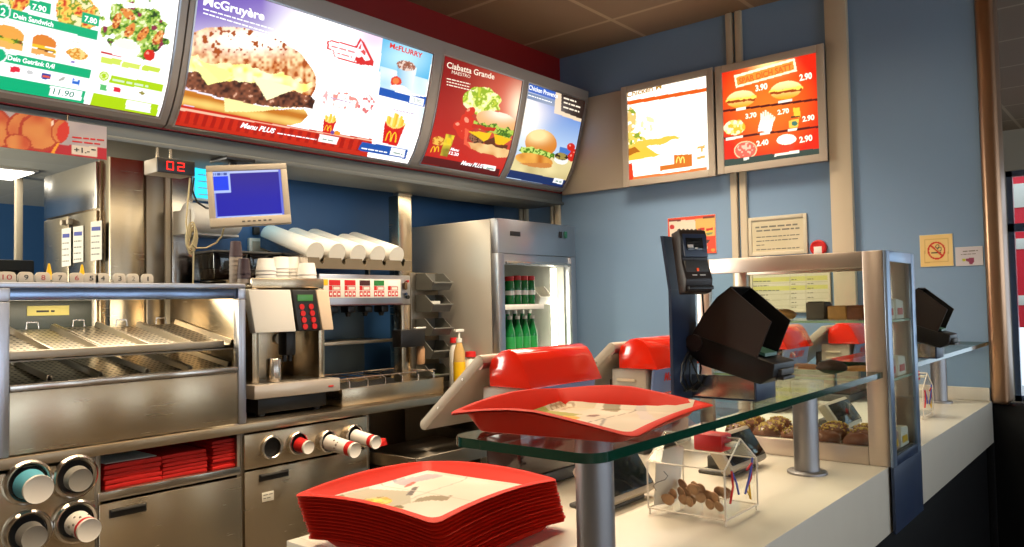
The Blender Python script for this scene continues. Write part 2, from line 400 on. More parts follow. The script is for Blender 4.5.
# kitchen behind the pass-through
t = thing('kitchen_cupboard', 'tall stainless steel kitchen cupboard with white notice sheets on its doors, behind the warming cabinet', 'cupboard', (1.52, 3.55, 0))
g = G(); g.box(1.355, 1.69, 3.28, 3.83, 0, 1.99, .004); g.done('body', STEEL, t)
g = G(); g.box(1.343, 1.355, 3.285, 3.825, 1.795, 1.985, .003); g.done('upper_panel', STEELB, t)
for y0, y1 in ((3.285, 3.55), (3.556, 3.825)):
    g = G(); g.box(1.343, 1.355, y0, y1, .1, 1.787, .003); d = g.done('door', STEEL, t)
    yy = y1-.03 if y1 < 3.6 else y0+.03
    g = G(); g.cyl((1.343, yy, 1.76), (1.325, yy, 1.76), .012); g.done('knob', CREAM, d)
kw = Flat((1.342, 0, 0), (0, -1, 0), (0, 0, 1))
for i, (u, v, w, h) in enumerate(((62, 229, 9, 38), (73.5, 227, 10, 36), (91, 222, 11, 39))):
    q = [at(u, v, X=1.341), at(u+w, v-1.5, X=1.341), at(u+w, v+h-1.5, X=1.341), at(u, v+h, X=1.341)]
    g = G(); g.raw(q, [(0, 1, 2, 3)]); g.prism(q, (-.001, 0, 0)); p = g.done('notice_sheet', PAPER, t)
    p['label'] = 'white notice sheet with a blue band'
    rows(kw, [((u+1, v+9+6*k), (u+w-1.5, v+8.5+6*k), 2) for k in range(1, 5)], GREYINK, p, .0022)
    rows(kw, [((u+1, v+9), (u+w-1, v+8.5), 4)], mat('blue_ink', (60, 70, 150), .6), p, .0022, 'blue_band', th=1, jag=False)
t = thing('kitchen_post', 'pale upright post in the kitchen seen left of the steel cupboard', 'post', (1.53, 5.6, 0))
P0 = at(18.5, 230, Y=5.6)
g = G(); g.box(P0.x-.02, P0.x+.02, 5.58, 5.62, 0.02, 2.249, .004); g.done('upright', CREAM, t)
g = G(); g.box(P0.x-.05, P0.x+.05, 5.55, 5.65, 0, .02, .003); g.done('foot_plate', STEEL, t)
t = thing('kitchen_oven', 'dark grey kitchen machine low behind the numbered tags at far left', 'oven', (1.0, 5.2, 0))
P0 = at(22, 262, Y=5.2)
g = G(); g.box(.35, P0.x, 5.0, 5.55, .1, P0.z, .01); g.done('body', GREYD, t)
g = G(); g.box(.45, P0.x-.08, 4.985, 5.0, P0.z-.36, P0.z-.06, .006); d = g.done('door', BLK, t)
g = G(); g.cyl((.5, 4.96, P0.z-.09), (P0.x-.13, 4.96, P0.z-.09), .01); g.done('handle', STEEL, d)
for sx in (.4, P0.x-.05):
    for sy in (5.05, 5.5): g = G(); g.cyl((sx, sy, 0), (sx, sy, .1), .02); g.done('leg', STEEL, t)
t = thing('ceiling_light', 'lit white fluorescent panel in the kitchen ceiling at far left', 'ceiling light', (1.9, 6.2, 2.25))
q = at(0, 187, Z=2.249); q2 = at(14, 178, Z=2.249)
g = G(); g.box(q2.x-.62, q2.x, q2.y-.42, q2.y, 2.235, 2.2495, .002); g.done('frame', WHITEP, t)
g = G(); g.box(q2.x-.6, q2.x-.02, q2.y-.40, q2.y-.02, 2.228, 2.2345); g.done('diffuser', glow('fluorescent_light', (255, 250, 235), 4), t)
# ================================================================== menu boards over the back counter
PROF = [(2.668, 2.016), (2.640, 2.024), (2.600, 2.075), (2.562, 2.145), (2.525, 2.25), (2.495, 2.36), (2.472, 2.45), (2.456, 2.53), (2.452, 2.565)]
BS = Curved(PROF); HT = BS.L[-1]
def rect_mask(p, a0, a1, h0, h1): return (p.A > a0) & (p.A < a1) & (p.H > h0) & (p.H < h1)
def board_housing(x0, x1, wins, root):
    """curved cabinet front with window openings, closed at the back"""
    hs = [HT*k/24 for k in range(25)]; xs = sorted(set([x0, x1]+[w for a, b, c, d in wins for w in (a, b)])); hh = sorted(set(hs+[w for a, b, c, d in wins for w in (c, d)]))
    g = G(); vs = [BS.f(x, h) for h in hh for x in xs]; n = len(xs); fs = []
    for j in range(len(hh)-1):
        for i in range(n-1):
            cx, ch = (xs[i]+xs[i+1])/2, (hh[j]+hh[j+1])/2
            if any(a < cx < b and c < ch < d for a, b, c, d in wins): continue
            fs.append((j*n+i, j*n+i+1, (j+1)*n+i+1, (j+1)*n+i))
    g.raw(vs, fs)
    side = [Vector((0, *p)) for p in PROF]
    for x in (x0, x1):
        pts = [(x, p.y, p.z) for p in side]+[(x, 2.6695, 2.565)]
        g.raw(pts, [tuple(range(len(pts)))])
    g.raw([(x0, 2.452, 2.565), (x1, 2.452, 2.565), (x1, 2.6695, 2.565), (x0, 2.6695, 2.565)], [(0, 1, 2, 3)])
    o = g.done('housing', FRAME, root, ang=25)
    gs = G()
    for a, b, c, d in wins:                     # thin raised bead round every window
        e = .006
        for r in ((a-e, a, c-e, d+e), (b, b+e, c-e, d+e), (a, b, c-e, c), (a, b, d, d+e)):
            k = 10; h_ = [r[2]+(r[3]-r[2])*i/k for i in range(k+1)]
            v = [BS.f(x, h, .003) for h in h_ for x in r[:2]]; gs.raw(v, [(2*i, 2*i+1, 2*i+3, 2*i+2) for i in range(k)])
    gs.done('window_bead', ALU, root)
def lamp_cabinet(label, x0, x1, wins):
    t = thing('menu_board', label, 'menu board', ((x0+x1)/2, 2.66, 2.0), 0, 'menu boards over the back counter')
    board_housing(x0+.003, x1-.003, wins, t); return t
XB = [.13, 1.314, 2.511, 3.655]
def corner(u, v): return BS.hit(u, v)
# --- left board: lunch menu and salad
h0 = corner(155, 116.5)[1]; a1 = min(corner(160, 117)[0], XB[1]-.034); h1 = HT-.075
W = (XB[0]+.05, a1, h0, h1)
LB = lamp_cabinet('curved lightbox menu board with green lunch menu and salad, leftmost above the counter', XB[0], XB[1], [W])
p = Paint(BS, W[0], W[1], h0, h1, .0032, -.004)
TEAL, LIME = (0, 176, 118), (176, 214, 12)
p.fill(p.U > -1e9, (255, 255, 255), 1.25)
n3, n6, n12 = p.n(3, 1), p.n(6, 2), p.n(11, 3)
def food(mask, cols, sc=4, seed=1, k=1.0):
    t = p.n(sc, seed)*.7+p.n(sc*.45, seed+5)*.5
    p.fill(mask, cols[0], k)
    for i, c in enumerate(cols[1:]): p.fill(mask & (t > .35+.75*i/len(cols)), c, k)
for x0, x1 in ((-30, 29), (54, 101)): food(p.em((x0+x1)/2, -4+ (x0+x1)/2*.22, (x1-x0)/2, 17, 12, .5, 6), [(206, 60, 30), (236, 150, 60), (250, 210, 90), (120, 150, 40), (250, 235, 180)], 6, 3)
p.fill(p.pm([(30, -1), (51, 4), (50, 14.5), (29.5, 9.5)]), TEAL); p.fill(p.pm([(82, 11.5), (100, 16), (99, 26.5), (81.5, 22)]), TEAL)
p.fill(p.pm([(-9, 4), (98, 31), (97, 40), (-9, 14)]), TEAL); p.fill(p.pm([(-9, 50), (91, 69.5), (90, 78.5), (-9, 60)]), TEAL)
p.fill(p.pm([(-40, 68), (86, 91), (83, 104.5), (-40, 84)]), TEAL)
for cx, cy, r in ((2.5, 11.5, 8.3), (-1, 55, 8)): p.fill(p.em(cx, cy, r*1.05, r, 0), (255, 255, 255)); p.fill(p.em(cx, cy, r*.86, r*.82, 0), TEAL)
p.fill(p.pm([(50.5, 86), (82, 91.5), (81, 100.5), (49, 95.5)]), (255, 255, 255), 1.2)
p.fill(p.pm([(93, 92.5), (159, 104.5), (156, 118), (89, 106)]), LIME); p.fill(p.pm([(127, 100), (151, 104.5), (150, 112.5), (125, 108.5)]), (255, 255, 255), 1.2)
p.fill(p.pm([(111, 75), (163.5, 84.5), (161.5, 92), (109, 82.5)]), LIME); p.fill(p.em(104, 76, 5, 5), LIME); p.fill(p.em(104, 76, 3.6, 3.6), (240, 250, 190)); p.fill(p.em(104, 76, 2.2, 2.8), LIME)
for a, b in (((10, 66), (20, 73)), ((113.5, 86), (120.5, 93))): p.fill(p.pm([a, (b[0], a[1]+1.5), b, (a[0], b[1]-1.5)]), (226, 40, 60))
p.fill(p.pm([(42, 72.5), (51, 74), (50.5, 80), (41.5, 78.5)]), (40, 60, 150)); p.fill(p.pm([(43, 75), (50, 76.3), (50, 78), (43, 76.7)]), (230, 90, 60))
p.fill(p.pm([(72.5, 78), (80, 79.5), (79, 85.5), (72, 84)]), (40, 110, 210)); p.fill(p.em(76, 80.5, 2.2, 1.2), (240, 248, 255))
p.fill(p.pm([(100, 83.5), (107, 85), (106.5, 91), (99.5, 89.5)]), (90, 190, 110)); p.fill(p.em(30, 72.5, 3.8, 2.2, 10), (205, 205, 205)); p.fill(p.em(62, 79, 4, 1.4, -30), (180, 180, 172)); p.fill(p.em(142, 93, 3, 1.6, 15), (150, 140, 60)); p.fill(p.em(73, 62, 2.4, 1.4, 10), (130, 110, 190))
# sandwiches
p.fill(p.em(8, 34, 17, 8.5, 16) & (p.V < 39+.25*(p.U-8)), (238, 166, 70)); food(p.pm([(-9, 33), (23, 41.5), (23, 45), (-9, 39)], 2), [(120, 60, 24), (70, 130, 30), (226, 190, 60)], 3); p.fill(p.pm([(-9, 39), (23, 45), (22, 51), (-9, 46)], 2), (242, 180, 90))
p.fill(p.em(44, 43, 13, 8, 16) & (p.V < 46+.25*(p.U-44)) & (p.U > 32.5), (224, 130, 46)); p.fill(p.pm([(32, 43), (57, 50), (56.5, 53.5), (31.5, 47)], 1.5), (246, 196, 40)); p.fill(p.pm([(38, 47.5), (55, 51.5), (54, 53), (37, 49.5)]), (110, 54, 24)); p.fill(p.pm([(31.5, 48), (56, 54.5), (55, 58.5), (31, 53)], 1.5), (236, 170, 90))
food(p.em(77, 54, 11, 6, 15, .5, 4), [(238, 178, 70), (220, 140, 40), (250, 214, 130)], 3, 7)
# salad
sal = p.em(136, 28, 33, 26, 15, 1.1, 6, 4) & (p.U < 170)
t1, t2 = p.n(4.5, 11)*.6+p.n(2, 12)*.5, p.n(7, 13)
p.fill(sal, (176, 205, 90)); p.fill(sal & (t1 > .62), (90, 140, 36)); p.fill(sal & (t1 < .36), (236, 244, 190)); p.fill(sal & (t1 > .80), (40, 66, 24)); p.fill(sal & (t2 > .82), (140, 40, 70))
for cx, cy, r in ((117, 21, -70), (130, 30, -55), (143, 34, -50), (158, 38, -55), (128, 14, 40)):
    m_ = p.em(cx, cy, 8.5, 4.2, r, .5, 3); p.fill(m_, (228, 140, 60)); p.fill(m_ & (p.n(2, 21) > .62), (170, 66, 20)); p.fill(m_ & (p.n(2, 22) > .72), (248, 200, 130))
p.fill(p.em(126, 48, 14.5, 9, 12), (255, 255, 250), 1.2); p.fill(p.em(126, 44.5, 12.5, 4.8, 12), (252, 248, 232)); p.fill(p.em(149.5, 55, 5.6, 5.6), (216, 34, 20)); p.fill(p.em(147.5, 53, 1.6, 1.6), (250, 160, 140))
p.fill(p.pm([(101, 56), (122, 60), (120, 66), (100, 62)]), (210, 228, 90)); p.fill(p.pm([(123, 61), (141, 64.5), (139, 70), (121, 66.5)]), (214, 230, 100)); p.fill(p.pm([(143, 65), (161, 68), (159, 73), (141, 70)]), (200, 222, 70)); p.fill(p.pm([(101, 51), (122, 56.5), (122, 58), (101, 53)]), (200, 40, 40))
p.done('light_panel', PRINTLIT, LB)
LW, LT = glow('lit_white_lettering', (255, 255, 255), 1.15), glow('lit_teal_lettering', (0, 130, 100), .9)
text(BS, 'Dein Sandwich', (13, 17.5), (53, 27), 5, LW, LB, bold=.03); text(BS, 'Dein Getränk 0,4l', (7.5, 59.5), (54, 68.5), 4.6, LW, LB, bold=.03)
text(BS, '2', (0, 15), (5, 16.2), 7.5, LW, LB); text(BS, '11.90', (52.5, 93.5), (73, 97.5), 6, LT, LB, bold=.01)
text(BS, '7.90', (32, 9), (46, 12.2), 5.5, LW, LB, bold=.03); text(BS, '7.80', (84, 21), (96.5, 24.2), 5.5, LW, LB, bold=.03)
LG = glow('lit_grey_lettering', (150, 175, 160), .9)
rows(BS, [((0, 21), (15, 24.5), 1.6), ((70, 41), (84, 44.5), 1.6), ((35, 31), (50, 35), 1.4), ((112, 80.5), (148, 87.5), 3.6)], glow('lit_pale_lettering', (214, 235, 200), 1), LB)
# --- middle board: burger
h0 = corner(300, 146)[1]; a0, a1 = corner(176, 121)[0], corner(411, 158)[0]; h1 = HT-.07
a1 = min(a1, XB[2]-.034); W = (a0, a1, h0, h1)
MB_ = lamp_cabinet('widest curved lightbox menu board with big cheeseburger on white and purple, in the middle', XB[1], XB[2], [W])
p = Paint(BS, a0, a1, h0, h1, .0030, -.004)
U, V = p.U, p.V
d = np.clip((V-.23*(U-175)-4)/52, 0, 1)
p.mix(U > 0, (118, 92, 184), (214, 200, 236), d*1.0)
g1 = np.clip((U-262)/50, 0, 1); p.fill(g1, (255, 254, 250), 1.35)
p.fill(np.clip(p.soft(262, 72, 60, 34)*1.3, 0, 1), (255, 252, 240), 1.5)
p.fill(p.soft(370, 38, 34, 18)*.75, (226, 168, 222)); p.fill(p.soft(300, 8, 40, 10)*.35, (190, 160, 226)); p.fill(p.soft(320, 42, 34, 26), (255, 255, 255), 1.5)
# bun top
bun = p.em(248, 68, 72, 38, 17, .12, 9, 3) & (V < 66+.40*(U-190)) & (U < 316)
t = p.n(2.6, 5)*.6+p.n(5, 6)*.5
p.mix(bun, (206, 112, 40), (255, 226, 170), np.clip((t-.35)*2.2, 0, 1)); 
p.fill(bun*np.clip(p.soft(252, 40, 46, 12)*1.2, 0, .9), (255, 250, 232), 1.4); p.fill((bun & (t < .33)), (170, 78, 22))
# salad and cheese
p.mix(p.pm([(186, 53), (200, 58), (212, 62), (232, 66), (250, 63), (262, 72), (284, 74), (300, 80), (312, 84), (310, 90), (290, 92), (262, 90), (240, 88), (212, 80), (186, 74)], 7, 6), (250, 226, 90), (255, 255, 200), p.n(5, 8)*1.2, 1.15)
# patty
pat = p.pm([(180, 72), (200, 73), (222, 80), (250, 82), (272, 88), (296, 92), (310, 96), (316, 102), (312, 110), (300, 107), (280, 108), (260, 106), (240, 103), (216, 96), (194, 90), (180, 86)], 3.5, 5)
t = p.n(2.6, 15)*.6+p.n(5, 16)*.5; p.mix(pat, (54, 22, 12), (160, 92, 62), np.clip((t-.25)*1.5, 0, 1)); p.fill(pat & (t > .86), (222, 170, 140))
for q, c in (([(192, 62), (236, 78), (208, 85)], (254, 246, 150)), ([(252, 75), (297, 89), (267, 100)], (255, 250, 190)), ([(196, 58), (220, 82), (234, 74)], (254, 242, 140))): p.fill(p.pm(q, 1.5), c, 1.15)
# lower bun, cheese slip, tablecloth band
lb = p.pm([(176, 88), (196, 92), (222, 100), (252, 107), (280, 110), (304, 109), (308, 115), (302, 122), (290, 126), (262, 122), (226, 114), (196, 107), (174, 104)], 1.5)
p.mix(lb, (196, 116, 30), (248, 206, 110), np.clip(.5+.5*np.sin((V-.2*U)*.42)+p.n(9, 3)*.3-.2, 0, 1)); p.fill(p.pm([(224, 98), (262, 106), (290, 108), (250, 112), (225, 112)], 1), (254, 236, 160), 1.1)
p.fill(p.pm([(172, 103), (300, 128), (372, 139), (372, 147), (168, 119), (170, 108)]), (204, 40, 16)); p.fill(p.pm([(172, 106), (300, 129), (372, 140), (372, 141.5), (170, 108.5)]), (250, 190, 160))
band = p.pm([(172, 109), (300, 131), (372, 142), (366, 152), (168, 121)]); p.fill(band, (204, 40, 16)); p.fill(p.pm([(160, 118), (300, 141), (368, 151), (366, 164), (158, 132)]), (196, 40, 18)); p.fill(band & (np.modf((U+V*.3)/9)[0] > .55), (172, 22, 10))
p.fill(p.pm([(320, 134), (339, 137.5), (336.5, 144.5), (318, 141)]), (255, 250, 246), 1.1)
# small red cabin drawing
ro = p.pm([(327, 41), (332, 40), (356, 46), (360, 38), (364, 42), (374, 62), (373, 66), (354, 63.5), (334, 57), (333, 51), (327, 49)])
ri = p.pm([(329, 42), (332, 41.5), (357, 48), (361, 41), (370, 60), (355, 62), (335, 56), (334, 50.5), (329, 48)])
p.fill(ro & ~ri, (220, 50, 50)); p.fill(p.pm([(355, 60), (362, 56), (366, 62), (373, 65), (360, 65)]) | p.pm([(354, 62), (356, 56), (359, 58)]), (216, 40, 40)); p.fill(p.pm([(358, 49), (361, 44), (368, 56), (364, 55)]) & (p.n(2, 3) > .5), (226, 80, 80))
p.fill(p.em(343, 100, 16, 8, 14, .8, 4) & (U > 333) & (p.n(3, 31) > .48), (236, 150, 140)); p.fill(p.em(366, 104, 8, 9, 0, .6, 3) & (p.n(2.6, 33) > .5), (226, 120, 120)); p.fill(p.em(325, 98, 2.5, 8, 10) & (p.n(3, 3) > .4), (240, 180, 180))
# french fries small and large
def fries(cx, cy, s, rot):
    c, k = math.cos(R(rot)), math.sin(R(rot)); T = lambda x, y: (cx+s*(x*c-y*k), cy+s*(x*k+y*c))
    for i in range(9):
        x = -6.5+i*1.6; top = -15+abs(i-4)*1.1+(i % 3)*1.4; p.fill(p.pm([T(x, -2), T(x+.2+(x*.1), top), T(x+2.1+(x*.1), top+.6), T(x+1.9, -2)]), ((252, 214, 80), (244, 190, 50), (255, 234, 150))[i % 3])
    p.fill(p.pm([T(-8, -6), T(-5, -2.6), T(0, -1), T(5, -2.6), T(8.5, -6), T(6, 12), T(-6, 12)]), (214, 24, 20)); p.fill(p.pm([T(-8, -6), T(-5, -2.6), T(0, -1), T(5, -2.6), T(8.5, -6), T(5, -4.2), T(0, -2.4), T(-5, -4.2)]), (254, 214, 110))
    for sx in (-1, 1):
        x, y = U-T(0, 0)[0], V-T(0, 0)[1]; a, b = (x*c+y*k)/s, (-x*k+y*c)/s
        rr = ((a-sx*2.1)/2.3)**2+((b-9.5)/8.2)**2; p.fill((rr < 1) & (((a-sx*2.1)/1.35)**2+((b-9.5)/7.1)**2 > 1) & (b < 9.5), (255, 206, 40))
fries(329, 124, .78, 12)
p.fill(p.em(337, 133, 3.4, 2.2, 10), (244, 150, 30)); p.fill(p.em(332.5, 132.5, 2, 2), (110, 70, 160)); 
# right column: blue sundae picture, fries picture
blue = p.pm([(383.5, 34), (434, 48), (428, 82), (379, 72)]); p.mix(blue, (60, 176, 226), (190, 236, 250), p.soft(404, 58, 26, 18)*1.0)
p.mix(p.pm([(380, 66), (400, 72), (428, 80), (425, 96), (380, 88)]), (176, 222, 244), (246, 252, 255), p.n(12, 5)); p.fill(p.pm([(380, 87), (411, 96), (410, 103), (378.5, 95)]) | p.pm([(410, 95.5), (427, 97), (424.5, 107), (408, 103)]), (16, 84, 178))
p.fill(p.pm([(410.5, 95.5), (424.5, 99), (423, 106), (409, 102.5)]), (255, 255, 255), 1.1)
p.mix(p.pm([(397, 64), (417, 68), (412, 91), (397.5, 85)]), (130, 196, 226), (236, 248, 255), (U-397)/16); food(p.em(406.5, 66, 10, 5.2, 12, .4, 3), [(196, 134, 110), (150, 90, 70), (236, 210, 196)], 2.4, 3); p.fill(p.em(396, 81.5, 5.4, 5.4, 0, .2, 3), (226, 66, 40)); p.fill(p.em(396, 81, 3.2, 3.2, 0, .5, 2), (246, 130, 70)); p.fill(p.em(399, 88, 9, 3, 10), (250, 252, 255))
p.mix(p.pm([(378, 96), (425.5, 108), (411, 152), (372, 143)]), (255, 255, 255), (206, 232, 240), np.clip((U-398)/30, 0, 1), 1.15)
p.fill(p.pm([(362, 141.5), (408, 150), (405.5, 159), (358, 150)]), (22, 82, 170)); p.fill(p.pm([(391.5, 147.5), (405.5, 150), (404, 157.5), (389.5, 154.5)]), (255, 255, 255), 1.1)
fries(393, 130, 1.25, 13)
p.done('light_panel', PRINTLIT, MB_)
text(BS, 'McGruyère', (203, 4.5), (264, 20.5), 9, LW, MB_, bold=.03); rows(BS, [((203, 9.5), (273, 29.8), 2.2), ((203, 13.5), (281, 37), 2.2)], LW, MB_)
text(BS, 'Menu PLUS', (240, 127), (274, 133.2), 5, LW, MB_, bold=.035, shear=.2); rows(BS, [((277, 133.5), (316, 140), 1.8), ((361, 148.5), (387, 153), 2.0)], LW, MB_)
LR = glow('lit_red_lettering', (222, 46, 40), 1.0)
text(BS, 'McFLURRY', (389.5, 47.5), (422, 58.2), 5, LR, MB_, bold=.03); rows(BS, [((330, 98), (352, 104), 2.2), ((393, 110), (414, 114.5), 1.6)], glow('lit_lilac_lettering', (200, 170, 200), 1), MB_)
text(BS, '3.90', (413, 101.5), (420.5, 103.4), 3.6, LG, MB_, bold=0); rows(BS, [((322, 139.5), (333, 141.6), 2.2), ((393, 153), (402, 155), 2.2)], LG, MB_)
rows(BS, [((331, 47), (355, 53.5), 3.2), ((337, 54), (352, 58), 2.8)], glow('lit_pale_red_lettering', (240, 150, 150), 1), MB_)
# --- right board: two pictures
h0 = corner(465, 171)[1]; h1 = HT-.060
Wr = (corner(421, 161)[0], corner(500, 175.5)[0], h0, h1); Wb = (corner(506, 177)[0], min(XB[3]-.03, corner(562, 186)[0]+.022), h0, h1)
RB = lamp_cabinet('curved lightbox menu board with red sandwich picture beside blue burger picture, next to the corner', XB[2], XB[3], [Wr, Wb])
p = Paint(BS, *Wr, .003, -.004); U, V = p.U, p.V
p.mix(U > 0, (128, 8, 10), (196, 30, 22), np.clip((V-60)/100, 0, 1)); p.fill(p.soft(508, 105, 34, 40)*.6, (244, 120, 90)); p.fill(p.soft(521, 108, 12, 20)*.9, (255, 236, 200), 1.3)
p.fill(p.pm([(420, 155), (500, 169), (498, 178), (418, 162)]), (88, 12, 14))
def blob(mask, cols, sc, seed): food(mask, cols, sc, seed)
blob(p.em(482, 101, 19, 14, 14, .4, 5), [(196, 210, 60), (150, 180, 40), (232, 240, 130), (246, 250, 190)], 5, 3)
for cx, cy, rx, ry, rot in ((468, 122, 9, 7, 60), (462, 130, 10, 6, 70), (470, 112, 6, 4, -40), (459, 126, 6, 5, 10)): p.fill(p.em(cx, cy, rx, ry, rot), (212, 44, 24)); p.fill(p.em(cx-1.5, cy-2, rx*.35, ry*.3, rot), (250, 150, 120))
p.mix(p.em(498, 122, 22, 10, 14, .2, 8), (236, 176, 110), (255, 240, 214), np.clip(p.soft(505, 112, 16, 8)*1.5, 0, 1)); blob(p.pm([(474, 122), (490, 124), (514, 130), (518, 136), (504, 139), (488, 131), (474, 127)], 4, 4), [(96, 140, 30), (60, 104, 20), (180, 206, 80)], 3, 4)
p.fill(p.pm([(473, 124), (496, 128), (494, 132), (472, 128)], 2), (196, 40, 20)); blob(p.em(478, 138, 9, 6, 12, .3, 4), [(110, 66, 40), (150, 100, 70), (76, 40, 22)], 2.5, 8); p.fill(p.pm([(468, 131), (492, 133), (486, 143)], 1), (248, 196, 20)); p.fill(p.pm([(494, 134), (512, 139), (503, 145), (494, 143)], 1), (246, 190, 16)); p.fill(p.pm([(484, 141), (494, 137), (495, 144), (508, 145), (506, 150), (486, 147)], 2), (96, 44, 18))
p.mix(p.pm([(466, 142), (480, 142), (500, 148), (511, 150), (510, 158), (490, 156), (472, 150)], 3, 6), (214, 140, 70), (250, 214, 150), p.n(6, 3)); p.fill(p.pm([(465, 128), (469, 130), (467, 141), (472, 150), (464, 144)], 1), (236, 90, 60))
blob(p.em(438.5, 141, 6.5, 4.5, 10, .5, 3), [(226, 150, 30), (196, 110, 20), (246, 190, 80)], 2.6, 5); p.mix(p.pm([(446, 134), (455, 135.5), (447, 157), (440, 155)]), (120, 110, 30), (246, 214, 50), p.n(3, 9)); p.fill(p.em(449, 141, 2.4, 3), (250, 200, 30))
for sx in (-1, 1):
    a, b = U-434.5-sx*1.9-(152-V)*.22, V-152; p.fill(((a/2.2)**2+(b/6)**2 < 1) & ((a/1.2)**2+(b/5)**2 > 1) & (b < 0), (255, 200, 30))
p.fill(p.pm([(484, 164), (496, 166.5), (495, 171), (483, 168.5)]), (255, 252, 244), 1.1)
p.done('light_panel', PRINTLIT, RB)
LC = glow('lit_cream_lettering', (255, 238, 214), 1.0)
text(BS, 'Ciabatta Grande', (446.5, 67.5), (494, 79.5), 6, LC, RB, bold=.015); text(BS, 'MAESTRO', (451.5, 73.5), (470, 78.2), 3.4, LC, RB, bold=0)
rows(BS, [((446.5, 79), (470, 84.6), 1.8), ((446.5, 82), (469, 87.4), 1.8), ((446.5, 85), (474, 91.5), 1.8)], LC, RB)
text(BS, 'Menu PLUS', (460.5, 164.2), (482, 168), 4, LW, RB, bold=.035, shear=.2); text(BS, 'Menu', (450, 150), (458.5, 151.6), 2.8, LW, RB, bold=.03, shear=.2); text(BS, '12.20', (448.5, 154), (458, 156), 3, LW, RB, bold=.03)
rows(BS, [((486, 168.6), (494, 170), 2.6)], LG, RB)
p = Paint(BS, *Wb, .003, -.004); U, V = p.U, p.V
p.mix(U > 0, (86, 132, 210), (190, 214, 240), np.clip((V-100-.25*(U-530))/45, 0, 1)); p.fill(p.soft(527, 112, 16, 26)*.95, (255, 244, 226), 1.4); p.fill(p.pm([(526, 82), (560, 93), (558, 101), (526, 91)]), (44, 96, 190)); p.fill(p.pm([(526, 91.5), (559, 101.5), (558, 108), (526, 98)]), (110, 134, 170)*1)
p.fill(p.pm([(556, 92), (590, 101), (589, 125), (554, 113)]), (240, 214, 180)); p.fill(p.pm([(561.5, 93.5), (590, 102), (587.5, 121.5), (561, 111)]), (44, 28, 20))
p.fill(p.soft(540, 112, 20, 12)*.4, (250, 240, 240))
p.mix(p.pm([(505, 160), (540, 152), (580, 160), (566, 182), (505, 172)]), (196, 176, 120), (236, 220, 160), p.n(10, 2)); p.fill(p.pm([(560, 147), (582, 152), (580, 162), (558, 158)]), (70, 120, 200))
p.mix(p.em(541, 143, 16, 13.5, 14, .08, 8) & (V < 152+.2*(U-540)), (214, 128, 40), (255, 226, 160), np.clip(p.soft(538, 135, 12, 8)*1.4, 0, 1)); food(p.pm([(520, 146), (530, 148), (556, 153), (554, 158), (540, 159), (524, 155), (518, 150)], 5, 4), [(110, 160, 40), (70, 120, 20), (200, 224, 110)], 3, 6); p.mix(p.em(534, 160, 19, 6.5, 10), (196, 110, 30), (244, 180, 80), p.n(6, 3)); p.fill(p.em(534, 163, 18, 4, 10) & (V > 163), (206, 130, 60))
for cx, cy, r in ((571, 147, 4), (575, 154, 5), (572, 157, 4.5)): p.fill(p.em(cx, cy, r, r), (206, 36, 24)); p.fill(p.em(cx-1, cy-1.5, 1, 1), (250, 150, 130))
p.fill(p.em(561, 160, 7, 4.5, 10), (244, 244, 236)); food(p.em(561.5, 156.5, 6.5, 3.6, 10, .4, 3), [(70, 40, 24), (40, 26, 18), (160, 140, 70)], 2.4, 4)
p.fill(p.pm([(503, 168), (566, 180.5), (563, 188), (502, 176)]), (24, 46, 96)); p.fill(p.pm([(554.5, 177.8), (563.5, 179.6), (562, 184.6), (552.5, 182.4)]), (250, 250, 250))
p.done('light_panel', PRINTLIT, RB)
text(BS, 'Chicken Provence', (528.5, 89.2), (557.5, 98.2), 4.6, LW, RB, bold=.02); rows(BS, [((528, 95.5), (552, 103), 1.8)], LW, RB)
rows(BS, [((563.5, 98.6), (576, 102.6), 2.6), ((563.5, 103), (580, 108.2), 2.6), ((563, 107.6), (579, 112.6), 2.6)], LC, RB); rows(BS, [((555, 181.5), (561, 182.8), 2.6)], LG, RB)
# ================================================================== the two boards on the right wall
FX = 3.60
WS = Flat((FX, 0, 0), (0, -1, 0), (0, 0, 1))
def wall_board(label, c, art):
    ys = [-WS.hit(*q)[0] for q in c]; zs = [WS.hit(*q)[1] for q in c]
    y1, y0 = (ys[0]+ys[3])/2, (ys[1]+ys[2])/2; z1, z0 = (zs[0]+zs[1])/2, (zs[2]+zs[3])/2
    t = thing('menu_board', label, 'menu board', (WX-.04, (y0+y1)/2, z0), 0, 'lit menu boards on the right wall')
    e = .035; g = G(); g.box(FX+.014, WX-.001, y0+.012, y1-.012, z0+.008, z1-.008, .003); g.done('case', FRAME, t)
    g = G()
    for r in ((y0, y0+e, z0, z1), (y1-e, y1, z0, z1), (y0+e, y1-e, z0, z0+e), (y0+e, y1-e, z1-e, z1)): g.box(FX, FX+.0135, *r, .002)
    g.done('frame', PANEL, t)
    p = Paint(WS, -(y1-e), -(y0+e), z0+e, z1-e, .0027, -.008); art(p); p.done('light_panel', PRINTLIT, t); return t
